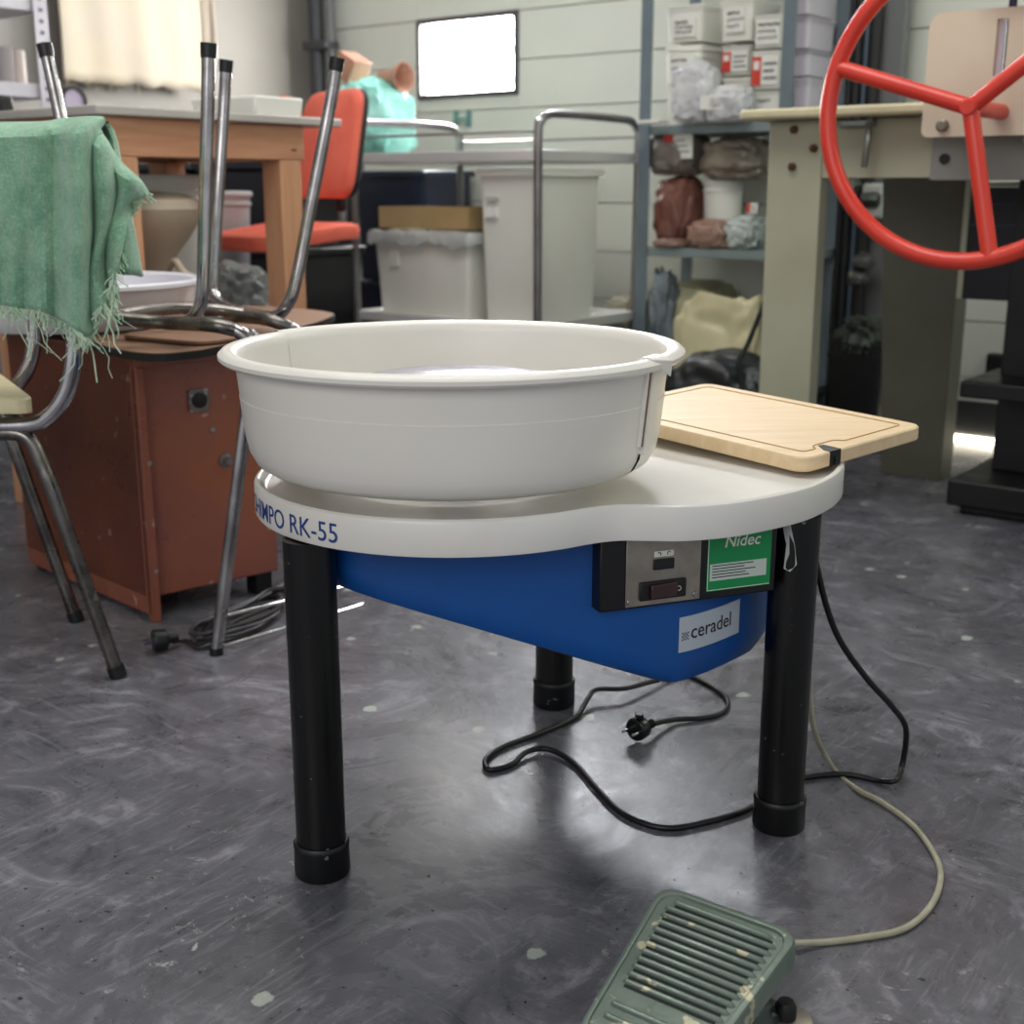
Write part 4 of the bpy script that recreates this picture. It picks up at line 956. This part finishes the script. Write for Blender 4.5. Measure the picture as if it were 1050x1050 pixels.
tub('square_tub', 'topmost white tub of the right stack, handwritten label facing out', 772, 802, 14, 50, 3.82, .2, lab=((.95, .8, .9), .1, .97, .1, .85), group='white tubs on the upper rack shelf', tp=.04)
for k, (a, b) in enumerate(((79, 116), (51, 78), (16, 50), (-20, 15))):
    tub('square_tub', ['lowest pale lilac tub right of the rack upright', 'second pale lilac tub from the shelf, right of the rack upright', 'third pale lilac tub from the shelf, right of the rack upright', 'topmost pale lilac tub right of the rack upright'][k], 811, 830, a, b, 3.84, .2, mat=pm('lilac_plastic', 'c4bfca', .45), group='pale lilac tubs right of the upright', tp=.05, zf=z3 if k == 0 else None)
def pbag(label, x0, x1, y0, y1, q, dp, mat, seed, amp=.16, zf=None, lab=None, neck=None, name='clay_bag', group=None, fs=3.0, pw=.7, n=5):
    a, b = rq(x0, y1, q), rq(x1, y0, q); z0 = a.z if zf is None else zf; z1 = b.z
    r = ((b.x-a.x)/2, dp, (z1-z0)/2/.95)
    l = None
    if lab: c0_, c1_ = rq(lab[0], lab[3], q-dp*.93), rq(lab[1], lab[2], q-dp*.93); l = (c0_.x, c1_.x, c0_.z, c1_.z, q-dp*.93, lab[4])
    return bag(name, label, ((a.x+b.x)/2, q, z0+r[2]*.88), r, mat, seed, amp, group, n, neck, lab=l, fs=fs, pw=pw)
PB = pm('frosted_bag', 'd2d2d2', .35, col2='b9babd', vs=12, bump=(14, .5), trans=.1)
pbag('upright frosted white plastic bag on the upper rack shelf before the left tubs', 692, 737, 62, 122, 3.90-.16, .06, PB, 11, .13, zf=z3+.0)
pbag('slumped frosted plastic bag with a paper note on the upper rack shelf', 728, 772, 86, 121, 3.735, .06, PB, 12, .13, zf=z3, lab=(718, 742, 97, 113, False))
o = MB(FR); a_, b_ = rq(659, 127, 3.70), rq(690, 114, 3.70); o.box((a_.x, 3.66, z3+.001), (b_.x-.03, 3.735, z3+.012), Matrix.Rotation(0, 3, 'Y')); o = o.build('foam_slab', pm('white_foam', ''), bevel=.002); tag(o, 'thin white slab sticking out at the left end of the upper rack shelf', 'slab')
z2 = SZ[1]+.001
CLAYB = pm('clay_brown_bag', '7a4e42', .5, col2='613d34', vs=7, bump=(12, .9), coat=.0)
pbag('tall brown-red clay bag at the left of the middle rack shelf', 678, 719, 180, 252, 3.88, .10, CLAYB, 21, .12, zf=z2)
pbag('clear bag of grey clay with a red and white label on the brown clay bag', 672, 724, 132, 180, 3.88, .11, pm('grey_clay_bag', '8f8680', .35, col2='6d645f', vs=7, bump=(13, .9), coat=.4), 22, .10, lab=(681, 711, 136, 163, True))
b_ = rq(739, 185, 3.90); bk_ = bucket('paint_bucket', 'round white lidded bucket in the middle of the middle rack shelf', b_.x, 3.92, z2, .068, b_.z-z2, group=None)
pbag('rounded grey-beige clay bag sitting on the white bucket', 726, 792, 140, 184, 3.92, .12, pm('beige_clay_bag', '978c7c', .35, col2='6f6659', vs=6, bump=(10, .8), coat=.4), 23, .12)
pbag('pinkish beige clay bag at the front edge of the middle rack shelf', 708, 753, 225, 257, 3.80, .06, pm('pink_clay_bag', '9c7c6b', .4, col2='82665a', vs=7, bump=(12, .8), coat=.3), 24, .12, zf=z2)
pbag('clear plastic bag with a red tag at the right of the middle rack shelf', 747, 786, 222, 257, 3.80, .06, pm('clear_grey_bag', 'b7c0bb', .22, col2='7d8883', vs=14, bump=(16, 1.), coat=.5), 25, .2, zf=z2, lab=(766, 777, 208, 219, True))
pbag('small pinkish bag lying at the left front of the middle rack shelf', 672, 703, 245, 257, 3.775, .04, pm('pink_clay_bag', ''), 26, .12, zf=z2)
z1_ = SZ[0]+.001
YEL = pm('cream_clay_bag', 'd0c9a2', .45, col2='bdb68f', vs=5, bump=(7, .8), coat=.4, rvar=.1)
GRB = pm('greenish_sack', 'a5a384', .5, col2='92906f', vs=5, bump=(7, .6), coat=.2)
pbag('tall greenish cream clay sack on the lowest rack shelf', 680, 746, 289, 384, 3.96, .13, GRB, 31, .10, zf=z1_, pw=.42, fs=1.6)
pbag('pale yellow clay sack leaning on the greenish sack below the rack', 700, 790, 304, 400, 3.62, .10, YEL, 32, .16, zf=.004, fs=1.7, pw=.5)
pbag('grey-beige sack leaning at the foot of the trolley and rack', 625, 662, 304, 375, 3.92, .10, pm('greybeige_sack', '8d8a78', .5, bump=(8, .5)), 33, .1, zf=.004, pw=.5)
pbag('small crumpled clear bag at the left of the lowest rack shelf', 668, 694, 277, 350, 3.82, .05, pm('dark_clear_bag', '5b6468', .3, col2='8b959a', vs=14, bump=(16, .8)), 34, .25, zf=z1_)
pbag('black rubbish bag on the floor between the pottery wheel and the rack', 688, 800, 366, 440, 3.30, .15, pm('black_bin_bag', '0b0e10', .45, col2='1f2528', vs=8, bump=(9, .7), coat=.1), 35, .13, zf=.004, fs=2.2)
hz = MB(FR).tube([rq(792, 290, 3.13), rq(768, 350, 3.1), rq(758, 372, 3.08), rq(762, 400, 3.08), rq(775, 440, 3.08), rq(790, 500, 3.05)], .007, 10, smooth=6).build('black_hose', RUBBER)
tag(hz, 'thin black hose hanging down in front of the black rubbish bag', 'hose')
# box-like device and cable on the door frame, door rails
dv0, dv1 = rq(832, 46, 4.12), rq(850, 20, 4.12)
dv = thing('wall_device', 'small black device box mounted right of the lilac tubs', 'device', ((dv0.x+dv1.x)/2, 4.15, dv0.z), FR)
MB(FR).box((dv0.x, 4.08, dv0.z), (dv1.x, 4.19, dv1.z)).build('case', BLACK, dv, bevel=.008)
MB(FR).box((dv0.x+.02, 4.077, dv0.z+.03), (dv1.x-.03, 4.08, dv1.z-.03)).build('display', pm('grey_display', '6d7478', .3), dv)
MB(FR).tube([(dv0.x+.02, 4.15, dv0.z), (dv0.x+.04, 4.14, dv0.z-.15), (dv0.x+.07, 4.15, dv0.z-.4), (dv0.x+.07, 4.15, .02)], .006, 8, smooth=5).build('cable', RUBBER, dv)
ps = thing('pipe_stand', 'cluster of dark vertical pipes with clamps and valves behind the press', 'pipes', (-1.5, 4.05, 0), FR)
for x_, r_, m_ in ((857, .011, RUBBER), (864, .016, BLACK), (872, .010, pm('blue_grey_pipe', '4b5a66', .4, .3)), (880, .020, BLACK)):
    w_ = rq(x_, 300, 4.05); MB(FR).tube([(w_.x, 4.05, .02), (w_.x, 4.05, 2.3)], r_, 12).build('pipe_run', m_, ps)
for x_, y_ in ((864, 345), (870, 350), (880, 285), (886, 268), (874, 190), (895, 205)):
    w_ = rq(x_, y_, 3.99); mb = MB(FR); blob(mb, w_, (.035, .035, .028), x_, .3, 3, 2); mb.build('valve', pm('valve_metal', '4a4c48', .5, .5, specks=('82857c', 20, .6)), ps)
w_ = rq(884, 300, 4.1); MB(FR).box((w_.x, 4.08, .05), (w_.x+.09, 4.12, 1.9)).build('back_panel', pm('panel_grey', '6a6c6c', .5), ps, bevel=.004)
w0, w1 = rq(884, 224, 4.0), rq(908, 188, 4.0); MB(FR).box((w0.x, 3.98, w0.z), (w1.x, 4.06, w1.z)).build('meter_box', pm('meter_grey', 'a9aca4', .5), ps, bevel=.01)
w0, w1 = rq(884, 105, 4.13), rq(909, -20, 4.13)
tk = thing('door_rail', 'tall grey steel rail fixed to the door wall behind the red wheel', 'rail', ((w0.x+w1.x)/2, 4.15, 0), FR)
MB(FR).box((w0.x, 4.135, 0), (w1.x, 4.195, 2.9)).build('rail_plate', pm('rail_grey', '7f8884', .5), tk, bevel=.003)
MB(FR).box((w0.x-.035, 4.13, 0), (w0.x-.006, 4.195, 2.9)).build('rail_channel', pm('rail_dark', '2d3134', .5), tk, bevel=.002)
bb = tub('black_tub', 'dark tub standing on the floor behind the left press column', 843, 905, 352, 440, 3.80, .25, mat=BLACK, zf=.003, lid=False)
pbag('dark greenish bundle on the dark tub behind the press', 868, 902, 325, 360, 3.86, .08, pm('dark_bundle', '2c332d', .6, col2='4a5349', vs=12, bump=(12, 1.)), 44, .3, name='bundle')
# ---------------------------------------------------------------- press
FQ = 2.97
pr_ = thing('etching_press', 'grey-green etching press with flat bed, bolted columns and red spoked wheel', 'press', (-.85, 3.25, 0), FR)
def colq(x0a, x1a, ya, x0b, x1b, yb, q, dq, z0, z1, mat, nm='column'):
    a0, a1, b0, b1 = rq(x0a, ya, q), rq(x1a, ya, q), rq(x0b, yb, q), rq(x1b, yb, q)
    def at(z, A, B): k = (z-A.z)/(B.z-A.z); return A.x+(B.x-A.x)*k
    mb = MB(FR); mb.loft([[Vector((at(z, a0, b0), q, z)), Vector((at(z, a1, b1), q, z)), Vector((at(z, a1, b1), q+dq, z)), Vector((at(z, a0, b0), q+dq, z))] for z in (z0, z1)])
    return mb.build(nm, mat, pr_, bevel=.003)
c_l = colq(789, 844, 130, 777, 829, 420, FQ, .05, 0, .985, PRESS)
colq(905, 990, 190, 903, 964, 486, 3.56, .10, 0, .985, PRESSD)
MB(FR).box((-.20, FQ, 0), (-.06, FQ+.05, .985)).build('column', PRESS, pr_, bevel=.003)
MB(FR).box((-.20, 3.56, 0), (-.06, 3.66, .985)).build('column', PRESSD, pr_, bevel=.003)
a_ = rq(844, 182, FQ); d_ = rq(953, 182, FQ)
MB(FR).box((a_.x-.02, FQ+.006, .848), (d_.x, FQ+.05, .985)).build('front_beam', PRESS, pr_, bevel=.002)
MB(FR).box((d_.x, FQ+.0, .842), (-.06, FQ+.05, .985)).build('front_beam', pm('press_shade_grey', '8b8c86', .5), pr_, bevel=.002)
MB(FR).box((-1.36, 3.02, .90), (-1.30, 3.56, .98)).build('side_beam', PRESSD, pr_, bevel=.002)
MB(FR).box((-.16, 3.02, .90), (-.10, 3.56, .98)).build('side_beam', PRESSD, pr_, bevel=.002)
bp0 = rq(755, 116, 2.90); 
mb = MB(FR); ob = rounded([(bp0.x, 2.90), (.05, 2.90), (.05, 3.62), (bp0.x, 3.62)], .03, 5); ht = .010
mb.loft([[Vector((x, y, z)) for x, y in ob] for z in (.988, 1.012)]); mb.build('press_bed', pm('bed_edge_yellow', 'cfc8a4', .45, col2='c3bc98'), pr_, bevel=.007, seg=3)
for x, y in ((815, 133), (835, 152), (813, 171)):
    w_ = rq(x, y, FQ); MB(FR).lathe([(0, -.012), (.0075, -.012), (.0105, -.009), (.0105, 0), (0, 0)], (w_.x, FQ, w_.z), 6, axis='y').build('bolt', pm('rusty_bolt', '5b3d2a', .6, .4, col2='45301f'), pr_)
for x, y in ((969, 163),):
    w_ = rq(x, y, FQ); MB(FR).lathe([(0, -.006), (.012, -.006), (.012, 0), (0, 0)], (w_.x, FQ, w_.z), 14, axis='y').build('hole_plug', BLACK, pr_)
# latch bracket
w0, w1 = rq(864, 131, FQ), rq(899, 122, FQ)
lb_ = MB(FR).box((w0.x, FQ-.022, w0.z), (w1.x, FQ+.004, w1.z)).build('latch_bracket', pm('zinc', '8e938c', .35, .8), pr_, bevel=.004)
mb = MB(FR); mb.tube([rq(891, 126, FQ-.02), rq(890, 140, FQ-.03), rq(888, 155, FQ-.028), rq(886, 171, FQ-.02)], .0085, 8, smooth=4); mb.build('latch_hook', pm('zinc', ''), lb_)
for x in (870, 880, 893): w_ = rq(x, 121, FQ-.008); MB(FR).lathe([(0, -.008), (.007, -.008), (.007, .008), (0, .008)], w_, 10, axis='x').build('knuckle', pm('zinc', ''), lb_)
# cream side plates with slot and spindle
PQ = 2.86
a_, b_ = rq(944, 141, PQ), rq(954, 14, PQ); s0_, s1_ = rq(1021, 40, PQ).x, rq(1033, 40, PQ).x
zt_, zb_ = b_.z, a_.z; zs1 = rq(1025, 19, PQ).z; zs0 = rq(1020, 78, PQ).z
pe = s1_+.17
def plate_prism(pts, mb): mb.loft([[Vector((x, y, z)) for x, z in pts] for y in (PQ, PQ+.016)]); return mb
mb = MB(FR)
lf = rounded([(a_.x, zb_), (s0_, zb_), (s0_, zt_), (b_.x-.003, zt_)], .0001, 1)
cor = [(a_.x+.02, zb_)]
left = [(s0_, zb_), (s0_, zt_)]+[(b_.x+.03-.03*math.sin(t*PI/12), zt_-.03+.03*math.cos(t*PI/12)) for t in range(7)]+[(a_.x+.016-.016*math.cos(t*PI/12), zb_+.016-.016*math.sin(t*PI/12)) for t in range(7)]
plate_prism(left, mb)
plate_prism([(s1_, zb_), (pe, zb_), (pe, zt_), (s1_, zt_)], mb)
plate_prism([(s0_, zs1), (s1_, zs1), (s1_, zt_), (s0_, zt_)], mb); plate_prism([(s0_, zb_), (s1_, zb_), (s1_, zs0), (s0_, zs0)], mb)
bmesh.ops.remove_doubles(mb.bm, verts=mb.bm.verts, dist=1e-5)
sp_ = mb.build('side_plate', CREAM, pr_)
MB(FR).box((s0_+.06, PQ+.05, zb_-.02), (pe+.06, PQ+.09, zt_)).build('rear_plate', CREAM, pr_, bevel=.01)
MB(FR).box((s0_-.01, PQ+.018, zs0-.01), (s0_+.010, PQ+.024, zs1)).build('slide_strip', pm('pale_violet_steel', 'd8d0e0', .3), pr_)
tx = (s0_+s1_)/2+.006
MB(FR).tube([(tx, PQ+.035, zb_), (tx, PQ+.035, zt_+.05)], .009, 14).build('spindle', pm('dark_violet_steel', '2b2a44', .3, .6), pr_)
w_ = rq(967, 129, PQ); MB(FR).lathe([(0, -.013), (.009, -.013), (.0135, -.009), (.0135, 0), (0, 0)], w_, 14, axis='y').build('bolt', pm('steel_bolt', '8a8577', .4, .6), sp_)
tz = zt_+.042; tx = (s0_+s1_)/2+.006
MB(FR).lathe([(.02, -.006), (.075, -.002), (.083, .004), (.083, .012), (.075, .016), (0, .016), (0, -.006), (.02, -.006)], (tx, PQ+.035, tz), 32).build('pressure_knob', RED, pr_)
# big spoked wheel
HQ = 2.66; hub = rq(995, 110, HQ); RW = .352
a0_ = -(hub.x-rq(852, 150, HQ).x)
whl = MB(FR)
zc_ = hub.z; bot = rq(1003, 275, HQ).z; RW = zc_-bot
lw = rq(855, 110, HQ).x; RWX = hub.x-lw
RR = (RW+RWX)/2
wcl = [(hub.x+RR*math.cos(t*2*PI/72), HQ, zc_+RR*math.sin(t*2*PI/72)) for t in range(73)]
mb = MB(FR)
rings = []
for t in range(72):
    a = t*2*PI/72; e = Vector((math.cos(a), 0, math.sin(a))); c0_ = Vector((hub.x, HQ, zc_))+e*RR
    rings.append([c0_+(e*math.cos(b)+Vector((0, 1, 0))*math.sin(b))*.0178 for b in [j*2*PI/16 for j in range(16)]])
rings.append(rings[0]); mb.loft(rings, True, False, False); bmesh.ops.remove_doubles(mb.bm, verts=mb.bm.verts, dist=1e-6)
hw = mb.build('hand_wheel', RED, pr_)
for (x, y) in ((868, 72), (1016, 272), (1140, -5)):
    w_ = rq(x, y, HQ); d_ = Vector((w_.x-hub.x, 0, w_.z-zc_)).normalized(); MB(FR).tube([Vector((hub.x, HQ, zc_)), Vector((hub.x, HQ, zc_))+d_*(RR-.004)], .0168, 16).build('spoke', RED, hw)
MB(FR).tube([(hub.x, HQ-.02, zc_), (hub.x, HQ-.016, zc_), (hub.x, PQ, zc_)], [.014, .0175, .0165], 18).build('shaft', RED, hw)
# ---------------------------------------------------------------- black stand at the right edge
b_ = rm(wz(968, 526, 0)); bpx, bq = b_.x, b_.y
bs_ = thing('black_stand', 'black stand of stacked slabs and a tall panel at the right edge', 'stand', (bpx+.25, bq+.2, 0), FR)
BST = pm('stand_black', '0b0b0c', .42, col2='131313', rvar=.08)
MB(FR).box((bpx+.03, bq+.03, 0), (bpx+.55, bq+.42, .022)).build('foot', BST, bs_, bevel=.004)
zz1 = rq(965, 490, bq).z
MB(FR).box((bpx, bq, .022), (bpx+.6, bq+.46, zz1)).build('base_slab', BST, bs_, bevel=.008)
u0 = rq(976, 402, bq); u1 = rq(976, 388, bq)
MB(FR).box((bpx+.01, bq-.0, u0.z-.012), (bpx+.6, bq+.30, u1.z-.004)).build('middle_slab', BST, bs_, bevel=.006)
cx_ = rq(1020, 440, bq+.18).x
MB(FR).box((cx_, bq+.18, zz1), (cx_+.2, bq+.28, .95)).build('column', BST, bs_, bevel=.004)
p0_, p1_ = rq(985, 306, bq+.31), rq(985, 192, bq+.31)
MB(FR).box((p0_.x+.005, bq+.302, p0_.z), (cx_+.3, bq+.345, p1_.z)).build('upper_panel', pm('panel_navy_black', '12131d', .4), bs_, bevel=.002)
MB(FR).box((p0_.x-.012, bq+.306, p0_.z), (p0_.x+.004, bq+.34, p1_.z+.012)).build('panel_frame', pm('frame_cream', 'c3c3ab', .5), bs_, bevel=.001)
MB(FR).box((p0_.x+.005, bq+.306, p1_.z+.001), (cx_+.3, bq+.34, p1_.z+.013)).build('panel_frame', pm('frame_cream', ''), bs_, bevel=.001)
for zz in (p1_.z-.045, p1_.z-.10): MB(FR).box((p0_.x+.006, bq+.299, zz), (cx_+.29, bq+.3019, zz+.003)).build('panel_line', pm('line_blue', '3b4a66', .4), bs_)
w0, w1 = rq(1010, 390, 4.18), rq(1032, 363, 4.18)
o = MB(FR).box((w0.x, 4.165, w0.z), (w1.x, 4.199, w1.z)).build('wall_socket', BLACK, bevel=.008); tag(o, 'black wall socket low on the white wall beside the black stand', 'socket')
# ---------------------------------------------------------------- shelf and cloth on the left wall
ls = thing('wall_shelf_unit', 'pale grey slotted metal shelving at the top left against the wall', 'shelving', (-4.14, 2.0, 0), FR)
LSM = pm('pale_shelf_metal', 'b7b4ba', .45, .1, col2='a9a6ac')
for p_, q_ in ((-3.9, 2.53), (-4.38, 2.53), (-3.9, 1.5), (-4.38, 1.5)):
    mb = MB(FR); mb.box((p_, q_-.05, 0), (p_+.004, q_, 2.2)); mb.box((p_-.03, q_-.004, 0), (p_, q_, 2.2)); u_ = mb.build('upright', LSM, ls, bevel=.001)
    if p_ > -4 and q_ > 2:
        for k in range(40): 
            zz = .72+k*.035
            MB(FR).box((p_+.0042, q_-.032, zz), (p_+.0052, q_-.018, zz+.012)).build('slot', pm('slot_dark', '4c4a52', .6), u_)
for z_ in (.5, .85, 1.16, 1.43, 1.9):
    MB(FR).box((-4.378, 1.505, z_-.045), (-3.905, 2.525, z_)).build('shelf', LSM, ls, bevel=.003)
for k, (x, y0, y1, r_, lb) in enumerate(((20, 52, 74, .022, 'pale cylinder jar standing on the left wall shelf'), (5, 48, 74, .03, 'faint grey jar at the edge of the left wall shelf'))):
    w_ = rp(x, 74, -3.98); zt2 = rp(x, y0, -3.98).z
    o = MB(FR).lathe([(0, 0), (r_, 0), (r_, zt2-1.165), (r_*.8, zt2-1.16), (0, zt2-1.16)], (-3.98, w_.y, 1.161), 20).build('jar', pm('pale_jar', 'cfc3bc', .5) if k == 0 else pm('grey_jar', '9a9292', .5)); tag(o, lb, 'jar')
w0, w1 = rp(4, 118, -3.98), rp(50, 100, -3.98)
o = MB(FR).box((-4.2, w0.y, .851), (-3.98, w1.y, 1.06)).build('lilac_box', pm('lilac_box', '8d8292', .6), bevel=.004); tag(o, 'dull lilac storage box on the shelf just above the workbench', 'box')
o = thing('round_dial', 'small round dark-rimmed dial on a pole behind the workbench near the shelf', 'dial', (-3.6, 2.6, .9), FR)
w_ = rp(72, 104, -3.75)
o.location = FR @ Vector((-3.75, w_.y, 1.0-.99))
MB(FR).lathe([(0, 0), (.035, 0), (.04, .004), (.04, .02), (0, .02)], (w_.x, w_.y, w_.z), 24, axis='x').build('dial_face', pm('lilac_face', 'b3a9bd', .4), o)
MB(FR).lathe([(.038, -.006), (.046, -.006), (.046, .026), (.038, .026), (.038, -.006)], (w_.x, w_.y, w_.z), 24, axis='x').build('dial_rim', BLACK, o)
MB(FR).tube([(w_.x+.01, w_.y, w_.z-.046), (w_.x+.01, w_.y, .012)], .010, 10).build('pole', BLACK, o)
MB(FR).lathe([(0, 0), (.09, 0), (.09, .008), (.02, .014), (0, .014)], (w_.x+.01, w_.y, .001), 24).build('base', BLACK, o)
CLOTH = pm('canvas_cloth', 'b9ae9f', .9, col2='beb29c', vs=3, bump=(200, .2))
def cloth(label, x0, x1, ybot, p, seed, mat, col=None):
    a, b = rp(x0, ybot, p), rp(x1, ybot, p); mb = MB(FR); n_ = 60; g = []
    for i in range(n_+1):
        q_ = a.y+(b.y-a.y)*i/n_; z0 = a.z+.004*math.sin(i*.5)+.01*noise.noise(Vector((i*.15, seed, 0))); colm = []
        for j in range(20):
            k = j/19; z_ = z0+(2.0-z0)*k; d_ = .006*math.sin(i*.16+seed+.6*math.sin(k*4))*(1.2-k)+.003*math.sin(i*.4+k*2)
            colm.append(mb.bm.verts.new((p+d_, q_+.01*math.sin(k*5)*(1-k), z_)))
        g.append(colm)
    for A, B in zip(g, g[1:]):
        for j in range(19): mb.face([A[j], B[j], B[j+1], A[j+1]])
    o = mb.build('canvas_cloth', mat, solid=.004); tag(o, label, 'cloth')
    fb = MB(FR); rr = random.Random(seed)
    for i in range(70):
        c_ = g[rr.randrange(n_)][0].co if False else None
    for i in range(60):
        q_ = a.y+(b.y-a.y)*rr.random(); L2 = rr.uniform(.008, .03); fb.tube([(p, q_, a.z+.01), (p+.002, q_+rr.uniform(-.006, .006), a.z-L2)], .0012, 4)
    f = fb.build('fringe', mat, o); f['kind'] = 'stuff'
cloth('large cream canvas cloth with a frayed hem hanging on the left wall', 64, 208, 82, -4.33, 2, CLOTH)
cloth('narrow beige cloth strip hanging behind the large cream cloth', 203, 222, 62, -4.38, 5, pm('beige_strip', '9c9184', .85))
# ---------------------------------------------------------------- light
w = bpy.data.worlds.new('world'); bpy.context.scene.world = w; w.use_nodes = True
w.node_tree.nodes['Background'].inputs[0].default_value = (.92, .95, 1.0, 1); w.node_tree.nodes['Background'].inputs[1].default_value = .62
def area(name, loc, tgt, size, power, col=(1, 1, 1)):
    d = bpy.data.lights.new(name, 'AREA'); d.shape = 'RECTANGLE'; d.size, d.size_y = size; d.energy = power; d.color = col
    o = bpy.data.objects.new(name, d); C.objects.link(o); o.location = loc
    o.rotation_euler = (Vector(tgt)-Vector(loc)).to_track_quat('-Z', 'Y').to_euler(); return o
area('ceiling_fill', FR @ Vector((-1.6, 1.6, 3.0)), FR @ Vector((-1.6, 1.6, 0)), (2.2, 1.4), 52, (1, .98, .95))  # added soft fill from above, no fixture modelled
area('ceiling_fill', FR @ Vector((-3.2, 2.9, 3.0)), FR @ Vector((-3.2, 2.9, 0)), (1.6, 1.2), 12, (1, .98, .95))  # weaker added fill over the left corner
area('front_fill', Vector((-1.2, -1.4, 2.0)), Vector((-.1, 1.8, .5)), (1.8, 1.4), 28, (1, .97, .93))  # added fill from behind the camera, no door there
area('green_fill', Vector((2.6, 2.6, 2.2)), Vector((1.0, 3.4, .6)), (1.2, 1.0), 16, (.93, 1, .84))  # added greenish fill to tint the press side
sc = bpy.context.scene; sc.view_settings.view_transform = 'Standard'; sc.view_settings.look = 'None'; sc.view_settings.exposure = 0.0
